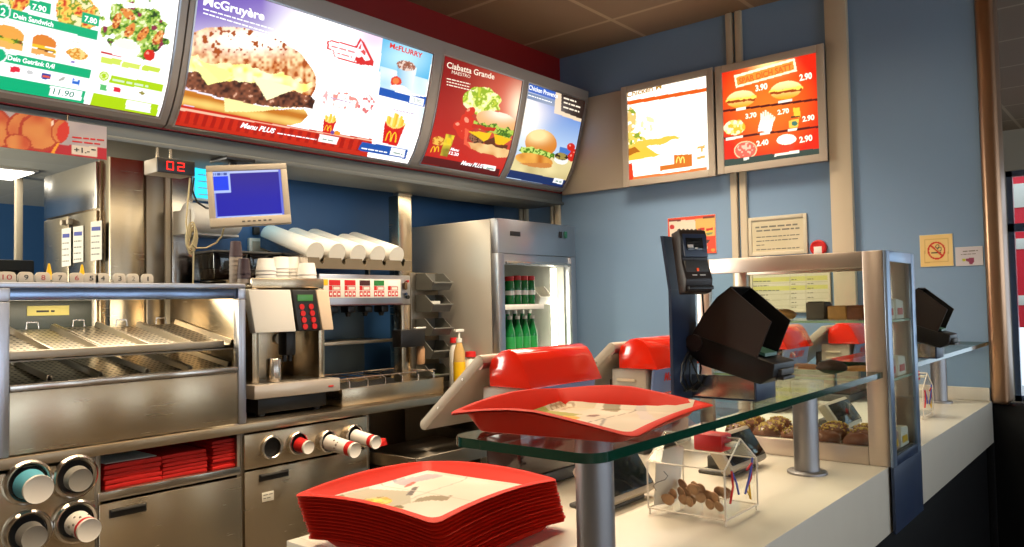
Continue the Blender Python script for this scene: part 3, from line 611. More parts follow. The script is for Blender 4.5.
def art1(p):
    U, V = p.U, p.V; p.fill(U > 0, (255, 250, 236), 1.5)
    def hl(y, w, rgb, k=1): p.fill(np.abs(V-(y-.17*(U-622))) < w, rgb, k)
    hl(104, 2.0, (236, 96, 24)); 
    for q, c in (((629, 120, 7, 13), (240, 190, 110)), ((634, 141, 11, 9), (230, 200, 90))):
        m_ = p.em(*q, 0, .8, 4); p.fill(m_ & (p.n(3, 2) > .4), c, 1.2); p.fill(m_ & (p.n(2.4, 6) > .74), (150, 170, 50))
    p.fill(p.pm([(625, 150), (640, 141), (676, 136), (682, 138), (650, 146), (626, 153)], 3), (240, 190, 70), 1.2); p.fill(p.pm([(626, 152), (646, 147), (660, 156), (640, 159), (626, 163)], 3), (246, 190, 60), 1.2); p.fill(p.pm([(626, 150), (634, 147), (640, 151), (628, 155)], 2), (190, 110, 20)); p.fill(p.em(645, 124, 10, 8, 0, 1, 4) & (p.n(3, 8) > .6), (250, 220, 160), 1.4)
    p.fill(p.pm([(624, 165), (632, 163), (634, 181), (624, 182)]), (236, 60, 20)); p.fill(p.pm([(674, 155), (692, 154), (692, 166), (660, 171), (660, 166), (674, 164)]), (226, 120, 30)); p.fill(p.pm([(633, 177), (707, 167), (707, 171), (633, 181)]), (250, 130, 60)); p.fill(p.pm([(660, 172.5), (690, 168.5), (690, 170), (660, 174)]), (255, 250, 240), 2)
    for sx in (-1, 1):
        a, b = U-680.5-sx*2.1, V-163; p.fill(((a/2.4)**2+(b/6.5)**2 < 1) & ((a/1.3)**2+(b/5.4)**2 > 1) & (b < 0), (255, 226, 110), 1.3)
    p.fill(p.pm([(697, 147), (705, 145), (705, 148), (703, 148.5), (703, 152), (701, 152), (701, 148), (697, 149)]) | p.pm([(697, 157), (705, 155), (705, 158), (697, 159.5)]), (236, 170, 90), 1.2)
T1 = wall_board('bright white lit menu board with orange stripe, left of the red one', [(621.5, 88), (712, 66.5), (715.5, 175.5), (622.5, 187.5)], art1)
text(WS, 'Chicken M', (626, 97.5), (661, 88.2), 5.5, glow('lit_tan_lettering', (206, 150, 60), .8), T1, off=-.0068, bold=.025)
def art2(p):
    U, V = p.U, p.V; r = np.clip(np.hypot((U-768)/55, (V-105)/55), 0, 1); p.mix(U > 0, (255, 130, 40), (238, 40, 16), r**1.5)
    p.fill(p.soft(768, 64, 16, 9)*.9, (255, 236, 150), 1.4)
    L = lambda y: V-(y-.125*(U-720))
    for y in (111.5, 139): p.fill(np.abs(L(y)) < 1.1, (92, 24, 22))
    p.fill(L(160.5) > 0, (58, 74, 66))
    f = [(734, 67.5), (795, 50), (797, 72), (736, 88)]; p.fill(p.pm([(734, 75.5), (794.5, 58), (797, 71), (736, 88)]), (255, 246, 200), 1.3); p.fill(p.pm([(736, 77.5), (793, 61), (794.5, 69.5), (737.5, 85.5)]), (250, 160, 60))
    def burger(cx, cy, w, h):
        k = -.12; Y_ = V-cy-k*(U-cx); X_ = U-cx
        p.mix((X_/w)**2+(Y_/h)**2 < 1, (250, 170, 40), (255, 240, 170), .5-Y_/h*.6, 1.15); p.fill(((X_/w)**2+(Y_/h)**2 < 1) & (np.abs(Y_-.15*h+(p.n(3, 3)-.5)*2) < .2*h), (176, 70, 20)); p.fill(((X_/(w*1.04))**2+(Y_/h)**2 < 1.05) & (np.abs(Y_+.08*h+(p.n(3, 7)-.5)*2.6) < .13*h), (255, 222, 90), 1.2)
    burger(741, 99, 14.5, 8.5); burger(786, 90, 16, 9)
    for q in (((736, 108.5), (746, 106.5)), ((778, 101.2), (792, 98.6)), ((726, 138), (743, 135)), ((760, 133), (770, 131)), ((788, 129.2), (797, 127.8)), ((743.5, 157.8), (749, 156.8)), ((774.5, 154), (799, 150))):
        (x0, y0), (x1, y1) = q; p.fill(p.pm([(x0, y0), (x1, y1), (x1, y1+2.6), (x0, y0+2.6)]), (255, 250, 226), 1.2)
    food_ = lambda m_, cols, sc, sd: [p.fill(m_, cols[0], 1.1)]+[p.fill(m_ & (p.n(sc, sd+i) > .5+.12*i), c, 1.15) for i, c in enumerate(cols[1:])]
    food_(p.em(734, 127.5, 11.5, 7.5, -8, .5, 4), [(255, 236, 130), (246, 190, 50), (255, 252, 200)], 3, 2)
    p.fill(p.pm([(757.5, 132), (761, 116), (774, 120), (771, 131)], 2), (255, 252, 240), 1.3)
    for k in range(7): p.fill(p.pm([(761+k*1.9, 121), (760.5+k*2.2, 110+abs(k-2)*1.6), (762.3+k*2.2, 110.5+abs(k-2)*1.6), (763+k*1.9, 121)]), (255, 246, 210), 1.25)
    p.fill(p.pm([(789, 121), (799.5, 118), (797.5, 127), (788.5, 128)], 1), (255, 206, 80), 1.1); p.fill(p.pm([(793, 108), (800, 107), (800.5, 117), (793.5, 117)], 1.5), (255, 200, 60), 1.2); p.fill(p.em(794.5, 123.5, 3, 2.4), (70, 130, 110)); p.fill(p.pm([(791, 116.5), (800, 115.5), (800, 117), (791, 118.3)]), (90, 60, 40))
    p.fill(p.em(745.5, 150, 11.5, 9, -8) & (L(160.3) < 0), (240, 110, 90)); p.fill((p.em(745.5, 150, 11.5, 9, -8) & ~p.em(745.5, 150, 10.3, 8, -8)) & (L(160.3) < 0), (255, 210, 160), 1.2); food_(p.em(745.5, 149, 9, 6.5, -8) & (p.n(2, 5) > .55), [(255, 200, 170)], 2, 1)
    p.fill(p.pm([(779, 143), (795, 141), (793, 151), (781, 152)]), (236, 70, 40)); p.fill(p.em(786.5, 139.5, 9.8, 5.2, -6), (255, 246, 220), 1.4)
T2 = wall_board('red lit menu board of snacks and prices beside the cream pilaster', [(714.5, 66), (824, 44), (826.5, 160.5), (717.5, 174.5)], art2)
LY = glow('lit_cream_price', (255, 250, 220), 1.3); LO = glow('lit_orange_ground', (250, 150, 50), 1.0)
text(WS, 'SPAR DICH SATT.', (738.5, 84), (793, 68.5), 5.6, glow('lit_brown_lettering', (240, 110, 40), 1), T2, off=-.0068, bold=.03)
for s_, a, b, c in (('3.90', (755, 91), (767, 88.4), 5.8), ('2.90', (799, 80.5), (811.5, 78), 6), ('3.70', (745, 118.5), (756, 116.5), 4.6), ('2.70', (777, 114.5), (788.5, 112.4), 4.6), ('2.90', (802, 121.4), (814, 119.2), 5), ('2.40', (756, 146), (768, 144), 5), ('2.90', (799, 142.5), (812, 140), 5.6)):
    text(WS, s_, a, b, c, LY, T2, off=-.0068, bold=.04)
# ================================================================== hanging things below the boards
BF = Flat((0, 2.652, 0), (1, 0, 0), (0, 0, 1))
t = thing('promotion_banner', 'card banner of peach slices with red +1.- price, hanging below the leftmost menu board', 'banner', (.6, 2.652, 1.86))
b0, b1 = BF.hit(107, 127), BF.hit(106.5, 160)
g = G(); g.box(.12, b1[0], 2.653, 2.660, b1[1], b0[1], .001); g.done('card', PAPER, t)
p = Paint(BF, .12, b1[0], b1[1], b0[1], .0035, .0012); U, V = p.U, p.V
p.mix(U > 0, (190, 180, 178), (166, 156, 164), p.n(14, 3)); ln = lambda y, k=.14: V-(y+k*U)  # shade on the unlit banner is put into these darker print colours
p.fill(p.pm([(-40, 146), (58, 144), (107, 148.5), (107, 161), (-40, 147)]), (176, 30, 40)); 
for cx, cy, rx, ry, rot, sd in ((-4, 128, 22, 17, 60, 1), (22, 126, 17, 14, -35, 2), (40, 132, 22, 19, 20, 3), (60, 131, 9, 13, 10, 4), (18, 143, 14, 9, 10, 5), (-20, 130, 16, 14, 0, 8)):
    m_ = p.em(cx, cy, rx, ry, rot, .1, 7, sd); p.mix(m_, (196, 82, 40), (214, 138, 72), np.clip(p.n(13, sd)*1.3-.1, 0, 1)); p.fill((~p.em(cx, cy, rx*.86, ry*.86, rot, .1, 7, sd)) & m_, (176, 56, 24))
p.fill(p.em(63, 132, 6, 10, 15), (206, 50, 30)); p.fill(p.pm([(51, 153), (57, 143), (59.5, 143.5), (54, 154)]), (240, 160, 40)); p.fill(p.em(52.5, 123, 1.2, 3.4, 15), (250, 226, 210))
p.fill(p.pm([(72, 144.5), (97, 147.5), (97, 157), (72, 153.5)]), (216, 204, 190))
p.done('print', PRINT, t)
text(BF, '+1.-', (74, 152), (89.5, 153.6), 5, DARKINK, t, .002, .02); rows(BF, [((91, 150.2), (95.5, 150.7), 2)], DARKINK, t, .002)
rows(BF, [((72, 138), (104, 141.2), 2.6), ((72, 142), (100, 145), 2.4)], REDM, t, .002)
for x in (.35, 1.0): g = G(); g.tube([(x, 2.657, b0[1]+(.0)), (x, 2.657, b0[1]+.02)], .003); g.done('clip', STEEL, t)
# red number display
q = [at(156, 157, Y=2.58), at(194, 158, Y=2.58), at(194, 174.5, Y=2.58)]
x0, x1, z1, z0 = q[0].x+.002, q[1].x, q[0].z, q[2].z-.006
t = thing('number_display', 'small black display with glowing red 02 hanging from the steel beam', 'display', ((x0+x1)/2, 2.65, z0))
g = G(); g.box(x0, x1, 2.582, 2.672, z0, z1, .004); g.done('housing', GREYP, t)
g = G(); g.box(x0, x1, 2.573, 2.5815, z0, z1, .002); g.done('front_window', BLK, t)
for xx in (x0+.045, x1-.04): g = G(); g.cyl((xx, 2.667, z1), (xx, 2.667, 1.9445), .005); g.done('hanger', STEEL, t)
DF = Flat((0, 2.572, 0), (1, 0, 0), (0, 0, 1)); LED = glow('red_led', (255, 24, 16), 2.2)
def seg(ch, x, z, w, h):
    S = dict(a=(0, 1, 1, 1), b=(1, .5, 1, 1), c=(1, 0, 1, .5), d=(0, 0, 1, 0), e=(0, 0, 0, .5), f=(0, .5, 0, 1), g=(0, .5, 1, .5)); k = w*.10; g = G()
    for c in {'0': 'abcdef', '2': 'abged'}[ch]:
        ax, az, bx_, bz = S[c]; ax, az, bx_, bz = x+ax*w, z+az*h, x+bx_*w, z+bz*h
        g.box(ax-k*.9, bx_+k*.9, 2.5705, 2.5727, az-k*.9, bz+k*.9, .001) if az == bz else g.box(ax-k, ax+k, 2.5705, 2.5727, az+k*.4, bz-k*.4, .001)
    g.done('digit', LED, t)
hh = (z1-z0)
seg('0', x0+.032, z0+hh*.24, .021, hh*.52); seg('2', x0+.070, z0+hh*.24, .021, hh*.52)
# order monitor
ang = R(33); tl, br = at(207, 168, Y=2.60), at(290, 222, Y=2.60)
mc = at(249, 195.5, Y=2.52)
t = thing('order_monitor', 'tilted cream flat monitor with plain blue screen hanging below the beam', 'monitor', mc)
MM = Matrix.Translation(mc) @ Matrix.Rotation(-ang, 4, 'Z') @ Matrix.Rotation(R(-7), 4, 'X') @ Matrix.Rotation(R(-4.2), 4, 'Y')
mw, mh = .276, .224
def mbox(g, *a, bev=0): return g.box(*a, bev, M=MM)
g = G(); e = .022
for r in ((-mw/2, mw/2, -mh/2, -mh/2+.032), (-mw/2, mw/2, mh/2-e, mh/2), (-mw/2, -mw/2+e, -mh/2+.03, mh/2-e), (mw/2-e, mw/2, -mh/2+.03, mh/2-e)): mbox(g, r[0], r[1], -.016, .012, r[2], r[3], bev=.003)
g.done('bezel', GREYP, t)
g = G(); mbox(g, -mw/2+.012, mw/2-.012, .010, .045, -mh/2+.012, mh/2-.012, bev=.008); g.done('back_shell', GREYP, t)
MF = Flat(MM @ Vector((0, -.008, 0)), (MM.to_3x3() @ Vector((1, 0, 0))), (MM.to_3x3() @ Vector((0, 0, 1))))
p = Paint(MF, -mw/2+e, mw/2-e, -mh/2+.03, mh/2-e, .003, 0, px=False); A, H = p.A, p.H
p.mix(A > -9, (4, 12, 162), (42, 30, 136), np.clip((H+.02)*9, 0, 1)); p.fill(H > mh/2-e-.009, (190, 200, 244)); p.fill(H < -mh/2+.038, (170, 190, 250))
p.fill(A > mw/2-e-.007, (100, 110, 214)); p.fill(A < -mw/2+e+.004, (120, 140, 230)); p.fill((A < -.060) & (H > .012), (170, 190, 246)); p.fill((A < -.066) & (H > .020) & (H < .072), (10, 60, 230)); p.fill((A < -.065) & (H > .076) & (np.modf((A+1)/.007)[0] > .3) & (H < .084), (60, 80, 160))
p.done('screen', PRINTLIT, t)
g = G()
for k in range(6): mbox(g, -.03+k*.018, -.02+k*.018, -.0175, -.0155, -mh/2+.012, -mh/2+.017, bev=.0008)
g.done('button', GREYD, t)
top = MM @ Vector((0, .045, .05))
g = G(); g.cyl(top, (top.x+.01, top.y+.12, top.z), .018); g.cyl((top.x+.01, top.y+.12, top.z-.02), (top.x+.01, top.y+.12, 1.9445), .016); g.done('mount_arm', BLK, t)
g = G(); g.box(top.x-.05, top.x+.07, top.y+.06, top.y+.18, 1.93, 1.9445, .004); g.done('mount_plate', BLK, t)
pts = [at(194, 178, Y=2.62), at(192, 190, Y=2.64), at(197, 202, Y=2.66), at(206, 208, Y=2.66), at(214, 209, Y=2.6)]
t = tag(G().tube(pts, .0035).done('monitor_lead', BLK), 'thin black lead sagging between number display and monitor', 'cable')
# coiled cream cable
g = G(); pts = []
base = [(190, 178), (188, 200), (186, 222), (188, 240), (189, 250)]
for u, v in base: pts.append(at(u, v, Y=3.0))
g.tube(pts, .0036)
for k in range(4):
    c = at(190.5+k*.8, 235+k*2.2, Y=2.98+.012*k); cc = [(c.x+.017*math.cos(a)+.008*math.sin(a), c.y, c.z+.052*math.sin(a)) for a in [i*2*math.pi/16 for i in range(17)]]; g.tube(cc, .0036)
g.tube([at(192, 244, Y=2.98), at(196, 248, Y=2.98), at(206, 248, Y=2.98), at(216, 243, Y=2.98), at(222, 236, Y=2.96), at(224, 228, Y=2.9)], .0036)
g.tube([at(194, 250, Y=2.99), at(193.5, 262, Y=3.0), at(193, 290, Y=3.02)], .0032)
tag(g.done('cable_coil', mat('cream_cable', (206, 186, 140), .5)), 'looped cream cable hanging left of the monitor', 'cable')
# cyan lit insect lamp, paper roll, socket and frame on the back wall
q0, q1 = at(195, 158, Y=3.17), at(223, 200, Y=3.17)
t = thing('insect_lamp', 'bright cyan glowing wall lamp behind the monitor', 'lamp', ((q0.x+q1.x)/2, BY-.02, q1.z))
g = G(); g.box(q0.x-.012, q1.x+.012, 3.176, BY-.001, q1.z-.012, q0.z+.012, .004); g.done('housing', WHITEP, t)
g = G(); g.box(q0.x, q1.x, 3.1685, 3.1755, q1.z, q0.z, .002); g.done('glowing_panel', glow('cyan_light', (40, 196, 236), 1.6), t)
g = G(); 
for k in range(6): g.cyl((q0.x+.01, 3.162, q1.z+(q0.z-q1.z)*(k+.5)/6), (q1.x-.01, 3.162, q1.z+(q0.z-q1.z)*(k+.5)/6), .002)
g.done('guard_wire', WHITEP, t)
q0, q1 = at(187, 217, Y=3.08), at(214, 217, Y=3.08)
t = thing('paper_roll', 'thick white paper roll on a wall holder behind the monitor', 'paper roll', ((q0.x+q1.x)/2, 3.08, q0.z-.06))
g = G(); g.cyl(q0, (q1.x+.1, q0.y, q0.z), .062, n=30); g.done('roll', CUPW, t)
g = G(); g.box(q0.x-.004, q1.x+.11, 3.07, BY-.001, q0.z-.072, q0.z-.0625, .002); g.box(q0.x-.012, q0.x-.002, 3.05, BY-.001, q0.z-.07, q0.z+.03, .002); g.done('bracket', WHITEP, t)
q = at(195, 261, Y=BY); t = thing('wall_socket', 'small white socket on the back wall below the cream cable', 'socket', (q.x, BY, q.z-.02))
g = G(); g.box(q.x-.028, q.x+.028, BY-.012, BY-.001, q.z-.03, q.z+.03, .003); g.done('plate', WHITEP, t); g = G(); g.cyl((q.x, BY-.014, q.z), (q.x, BY-.0125, q.z), .014); g.done('outlet', GREYD, t)
q0, q1 = at(247, 238, Y=BY), at(266, 262, Y=BY)
t = thing('wall_control', 'white framed control box on the back wall beneath the monitor', 'control box', ((q0.x+q1.x)/2, BY, q1.z))
g = G(); g.box(q0.x, q1.x, BY-.02, BY-.001, q1.z, q0.z, .003); g.done('box', WHITEP, t); g = G(); g.box(q0.x+.014, q1.x-.014, BY-.024, BY-.0205, q1.z+.014, q0.z-.014, .002); g.done('cover', GREYP, t)
q = at(255, 231, Y=BY); tag(G().box(q.x-.016, q.x+.016, BY-.016, BY-.001, q.z-.018, q.z+.018, .003).done('wall_switch', DARKINK), 'small dark switch on the back wall above the white control box', 'switch')
# steel column by the drinks machine
q = [at(385, 200, Y=3.02), at(395, 200, Y=2.94), at(408, 200, Y=2.94)]
t = thing('steel_column', 'upright square steel column between drinks machine and beam', 'column', ((q[1].x+q[2].x)/2, 2.98, .96))
g = G(); g.box(q[1].x, q[2].x, 2.915, 2.99, .975, 1.93, .003); g.done('shaft', STEEL, t)
g = G(); g.box(q[1].x-.015, q[2].x+.015, 2.905, 3.0, .962, .975, .002); g.done('base_plate', STEELD, t); g = G(); g.box(q[1].x-.002, q[2].x+.002, 2.91, 2.949, 1.931, 1.9445, .002); g.done('top_plate', STEELD, t)
# ================================================================== back counter
g = G(); g.box(.1, 2.892, 2.6, 3.19, .925, .96, .006); tag(g.done('worktop', STEELH), 'long brushed steel worktop of the back counter', 'worktop')
BCF = 2.62
def unit(label, x0, x1):
    t = thing('counter_cabinet', label, 'cabinet', ((x0+x1)/2, 2.9, 0), 0, 'steel cabinets under the back worktop')
    g = G(); g.box(x0, x0+.015, BCF, 3.18, .1, .9245, .002); g.box(x1-.015, x1, BCF, 3.18, .1, .9245, .002); g.box(x0+.016, x1-.016, 3.16, 3.18, .1, .9245); g.box(x0+.016, x1-.016, BCF+.002, 3.159, .1, .12); g.done('body', STEELD, t)
    g = G(); g.box(x0, x1, BCF+.06, 3.15, .0, .0995); g.done('plinth', BLK, t); return t
def recess_handle(t, d, x0, x1, z0, z1):
    g = G(); g.box(x0, x1, BCF-.018, BCF-.0125, z0, z1, .002); h = g.done('handle_recess', BLK, d); g = G(); g.box(x0+.004, x1-.004, BCF-.022, BCF-.0185, z1-.008, z1-.002, .001); g.done('grip', GREYD, h)
def panel_rings(t, x0, x1, z0, z1, cs):
    """front panel with tubular cup holders let into it"""
    g = G(); g.box(x0, x1, BCF-.012, BCF-.001, z0, z1, .002); g.done('cup_panel', STEEL, t)
    for c, ro, ri in cs:
        g = G(); g.ring((c.x, BCF-.0122, c.z), (0, -1, 0), ri, ro, .02); g.done('cup_tube_rim', STEELB, t)
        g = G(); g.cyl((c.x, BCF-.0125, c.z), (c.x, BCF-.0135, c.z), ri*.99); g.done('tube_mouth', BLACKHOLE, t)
X0, X1, X2, X3, X4 = .66, 1.072, 1.578, 2.165, 2.890
YF = BCF-.014
c27 = [at(u, v, Y=YF) for u, v in ((27.4, 482), (74.4, 476), (27.4, 532), (75.3, 521))]
t = unit('steel cabinet with four big round cup tubes, at far left under the warming cabinet', X0, X1)
panel_rings(t, X0+.02, X1-.008, .56, .915, [(c, .066, .05) for c in c27])
g = G(); g.box(X0+.02, X1-.008, BCF-.012, BCF-.001, .12, .552, .003); d = g.done('door', STEEL, t); recess_handle(t, d, X0+.1, X0+.22, .49, .53)
t = unit('steel cabinet with open shelf of red cartons above its door', X1, X2)
g = G(); g.box(X1+.018, X2-.018, BCF, 3.15, .79, .806, .002); g.done('shelf', STEEL, t)
g = G(); g.box(X1+.005, X2-.005, BCF-.006, BCF-.001, .778, .806, .002); g.done('shelf_edge', STEELB, t)
g = G(); g.box(X1+.005, X2-.005, BCF-.012, BCF-.001, .12, .770, .003); d = g.done('door', STEEL, t)
a, b = at(109, 502, Y=BCF-.012), at(146, 514, Y=BCF-.012); recess_handle(t, d, a.x, b.x, .722, .750)
t = unit('steel cabinet with four small cup tubes and a sticker, under the coffee machine', X2, X3)
c4 = [at(u, v, Y=YF) for u, v in ((270.5, 447), (297, 443), (327, 441), (353, 435))]
panel_rings(t, X2+.008, X3-.008, .79, .917, [(c, .044, .036) for c in c4])
g = G(); g.box(X2+.008, X3-.008, BCF-.012, BCF-.001, .12, .782, .003); d = g.done('door', STEEL, t)
a, b = at(259, 476, Y=BCF-.012), at(288, 488, Y=BCF-.012); recess_handle(t, d, a.x, b.x, .738, .764)
q0 = at(262, 493, Y=BCF-.013); g = G(); g.box(q0.x, q0.x+.05, BCF-.0136, BCF-.0123, q0.z-.035, q0.z, .0003); s_ = g.done('sticker', PAPER, d); rows(Flat((0, BCF-.0137, 0), (1, 0, 0), (0, 0, 1)), [((q0.x+.005, q0.z-.012), (q0.x+.045, q0.z-.012), .006), ((q0.x+.005, q0.z-.024), (q0.x+.04, q0.z-.024), .006)], GREYINK, s_, .0003, px=False)
t = unit('open dark cabinet bay with a pull-out tray, right of the small cup tubes', X3, X4)
g = G(); g.box(X3+.018, X4-.018, BCF+.02, 3.15, .58, .6, .002); g.done('shelf', BLK, t)
g = G(); g.box(X3+.03, X4-.03, 2.36, 2.9, .70, .712, .002); g.box(X3+.03, X4-.03, 2.35, 2.362, .70, .76, .003); g.box(X3+.03, X3+.042, 2.362, 2.9, .70, .76, .003); g.box(X4-.042, X4-.03, 2.362, 2.9, .70, .76, .003); g.done('pull_out_tray', STEELD, t)
q = at(382, 444, Y=2.5); g = G(); g.prism([(q.x-.03, 2.5, q.z-.012), (q.x+.03, 2.5, q.z-.006), (q.x+.02, 2.5, q.z+.02)], (0, .05, 0)); tag(g.done('carton_flap', REDBOX), 'torn red carton corner lying on the pull-out tray', 'carton')
# cups in the tubes
CUPDIR = Vector((0.02, -1, -.10)).normalized()
def cup(c, r, out, label, body, band=None, rim=None, art=False):
    """paper cup lying in its tube, base outwards"""
    s = Vector((c.x, BCF-.03, c.z-.004))
    t = thing('paper_cup', label, 'cup', s, 0, 'paper cups in the tube holders'); d = CUPDIR
    e = s+d*out
    g = G(); g.lathe([(r*1.06, 0), (r, out*.25), (r*.93, out)], s, d); g.done('cup_body', body, t)
    g = G(); g.lathe([(r*.84, -.003), (r*.97, -.003), (r*.99, .004), (r*.97, .008), (r*.84, .006)], e+d*.001, d); g.done('base_rim', CUPW, t)
    g = G(); g.lathe([(0, 0), (r*.83, 0), (r*.83, .003), (0, .003)], e+d*.002, d); g.done('cup_base', CUPW, t)
    if band: g = G(); g.lathe([(r*.965, out*.80), (r*.945, out*.96)], s+d*.0005, d); g.lathe([(r*.97, out*.80), (r*.95, out*.96)], s+d*.0008, d); g.done('coloured_band', band, t)
    if art:
        g = G()
        for k in range(14):
            a = rnd.uniform(0, 6.28); o = rnd.uniform(.35, .72)*out; rr = r*.99
            u_ = d.orthogonal().normalized(); v_ = d.cross(u_); pc = s+d*o+(u_*math.cos(a)+v_*math.sin(a))*rr
            g.ball(pc, rnd.uniform(.002, .005), n=6)
        g.done('printed_pattern', GREYINK, t)
    return t
TURQ = mat('turquoise_card', (96, 176, 198), .5); TRANS = mat('frosted_plastic', (150, 146, 138), .35)
cup(c27[0], .042, .06, 'white and turquoise paper cup in the upper left big tube', TURQ)
cup(c27[3], .036, .075, 'white paper cup with red band in the lower right big tube', CUPW, REDM, art=True)
for c, o, lb_ in ((c27[1], .022, 'frosted cup barely sticking out of the upper right big tube'), (c27[2], .03, 'frosted cup barely sticking out of the lower left big tube')):
    t = cup(c, .036, o, lb_, TRANS)
    for ch in t.children:
        if ch.data: ch.data.materials.clear(); ch.data.materials.append(TRANS)
cup(c4[1], .026, .05, 'red paper cup with white base in the second small tube', REDM)
cup(c4[2], .030, .15, 'long white patterned paper cup with red band in the third small tube', CUPW, REDM, art=True)
cup(c4[3], .027, .12, 'white paper cup with red band in the rightmost small tube', CUPW, REDM)
# red cartons on the open shelf
for nm, (u0, u1, vt, n) in {'left': (103, 161, 466, 5), 'middle': (162, 207, 456, 6), 'right': (212, 241, 440, 8)}.items():
    zt = at(u0, vt, Y=2.64).z; a, b = at(u0, 480, Y=2.64).x, at(u1, 480, Y=2.64).x; z = .8065; h = (zt-z)/n if nm != 'right' else .0125
    for k in range(n):
        g = G(); j = rnd.uniform(-.004, .004); y0 = 2.632+rnd.uniform(0, .006); kk = 4
        pts = [(a+j, y0, z), (b+j, y0, z), (b+j-.002, y0, z+h*.86), ((a+b)/2+j, y0, z+h*.97), (a+j+.003, y0, z+h*.8)]
        g.prism(pts, (0, .30, 0), .0015); o = tag(g.done('folded_carton', REDBOX), 'red folded carton in the %s stack on the open shelf, %s' % (nm, 'topmost' if k == n-1 else 'lowest' if k == 0 else ['', 'second', 'third', 'fourth', 'fifth', 'sixth', 'seventh'][k]+' from below'), 'carton', 'red folded cartons on the open shelf')
        z += h+.0004
    if nm == 'left': tag(G().box(a+.01, b-.01, 2.65, 2.92, z, z+.003, .0005).done('paper_sheet', PAPER), 'grey paper sheet lying on the left stack of red cartons', 'paper')
CABST = brushed('pale_cabinet_steel', (184, 188, 200), .3)
# ================================================================== warming cabinet
cx0, cx1, cz0, cz1 = .795, 1.592, .9602, 1.472
t = thing('warming_cabinet', 'stainless steel warming cabinet with two sloping perforated racks on the back worktop', 'warming cabinet', ((cx0+cx1)/2, 2.9, cz0))
g = G(); e = .03
for a, b in ((cx0, cx0+e), (cx1-e, cx1)): g.box(a, b, 2.603, 2.64, cz0, cz1-.058, .004)
g.box(cx0, cx1, 2.603, 2.66, cz1-.018, cz1, .004); g.done('front_frame', CABST, t)
g = G(); g.box(cx0+e+.001, cx1-e-.001, 2.612, 2.63, cz1-.055, cz1-.0185, .002); g.done('header_strip', mat('blue_reflective_strip', (120, 134, 158), .2, 1), t)
for xx in (cx0, cx1-e): g = G(); g.box(xx, xx+e, 2.603, 2.64, cz1-.0575, cz1-.0185, .002); g.done('corner_block', CABST, t)
g = G(); g.box(cx0, cx1, 2.6605, 3.15, cz1-.015, cz1-.002, .003); g.done('top_sheet', STEEL, t)
for xx in (cx0, cx1-.012): g = G(); g.box(xx, xx+.012, 2.641, 3.15, cz0, cz1-.0155, .002); g.done('side_sheet', STEEL, t)
g = G(); g.box(cx0+e+.001, cx1-e-.001, 2.608, 2.622, cz0+.004, 1.148, .002); g.done('front_panel', STEEL, t)
g = G(); g.box(cx0+e+.001, cx1-e-.001, 2.604, 2.66, 1.149, 1.17, .004); g.done('lower_rail', STEELB, t)
def rack(zf, zb, yf, yb, rail):
    if rail: g = G(); g.box(cx0+.013, cx1-.06, yf-.012, yf+.006, zf-.012, zf+.014, .004); g.done('rack_rail', STEELD, t)
    g = G(); g.prism([(cx0+.013, yf+.007, zf-.02), (cx0+.013, yb, zb-.02), (cx0+.013, yb, zb-.016), (cx0+.013, yf+.007, zf-.016)], (cx1-cx0-.026, 0, 0)); g.done('rack_sheet', STEELD, t)
    n = 5; w = (cx1-cx0-.03)/n; sl = math.atan2(zb-zf, yb-yf); L = math.hypot(zb-zf, yb-yf)-.01
    for k in range(n):
        M = Matrix.Translation((cx0+.016+w*k, yf+.012, zf-.009)) @ Matrix.Rotation(sl, 4, 'X') @ Matrix.Rotation(R((-1.6, 1.2, -1.4, 1.4, -1)[k]), 4, 'Y'); g = G()
        g.prism([(0, 0, .022), (.004, 0, .022), (.010, 0, .004), (w-.012, 0, .004), (w-.008, 0, .022), (w-.003, 0, .022), (w-.003, 0, .019), (w-.006, 0, .019), (w-.010, 0, 0), (.008, 0, 0), (.003, 0, .019), (0, 0, .019)], (0, L, 0), M=M)
        tr = thing('perforated_tray', 'perforated steel tray on the %s rack of the warming cabinet, %s' % ('upper' if rail else 'lower', ['leftmost', 'second from left', 'middle', 'second from right', 'rightmost'][k]), 'tray', M.translation, 0, 'perforated trays in the warming cabinet')
        g.done('channel', PERF, tr)
        if rail:
            g = G(); c = M @ Vector((w/2, L-.02, .03)); g.tube([c+Vector((-.02, 0, -.02)), c+Vector((-.018, 0, .004)), c+Vector((.018, 0, .004)), c+Vector((.02, 0, -.02))], .003); g.done('handle', STEELB, tr)
zf = at(100, 351, Y=2.66).z; zb = at(100, 325, Y=3.09).z
rack(zf, zb, 2.66, 3.09, True); rack(1.168, at(60, 362, Y=3.05).z+.02, 2.68, 3.06, False)
g = G(); g.box(cx0+.02, 1.28, 3.16, 3.30, cz1-.27, cz1-.03, .006); o = thing('kitchen_machine', 'dark green-grey kitchen machine with yellow label seen through the warming cabinet', 'machine', (1.04, 3.23, cz1-.27)); g.done('body', mat('dark_green_enamel', (44, 50, 42), .35), o)
q0, q1 = at(27, 306, Y=3.158), at(69, 315, Y=3.158); g = G(); g.box(q0.x, q1.x, 3.1565, 3.1595, q1.z, q0.z, .0005); lb_ = g.done('yellow_label', mat('yellow_label_paper', (222, 206, 120), .6), o); rows(Flat((0, 3.1563, 0), (1, 0, 0), (0, 0, 1)), [((q0.x+.03, q1.z+.012), (q1.x-.05, q1.z+.012), .012)], DARKINK, lb_, .0003, px=False)
for x in (.9, 1.2): g = G(); g.cyl((x, 3.23, .962), (x, 3.23, cz1-.269), .02); g.done('leg', GREYD, o)
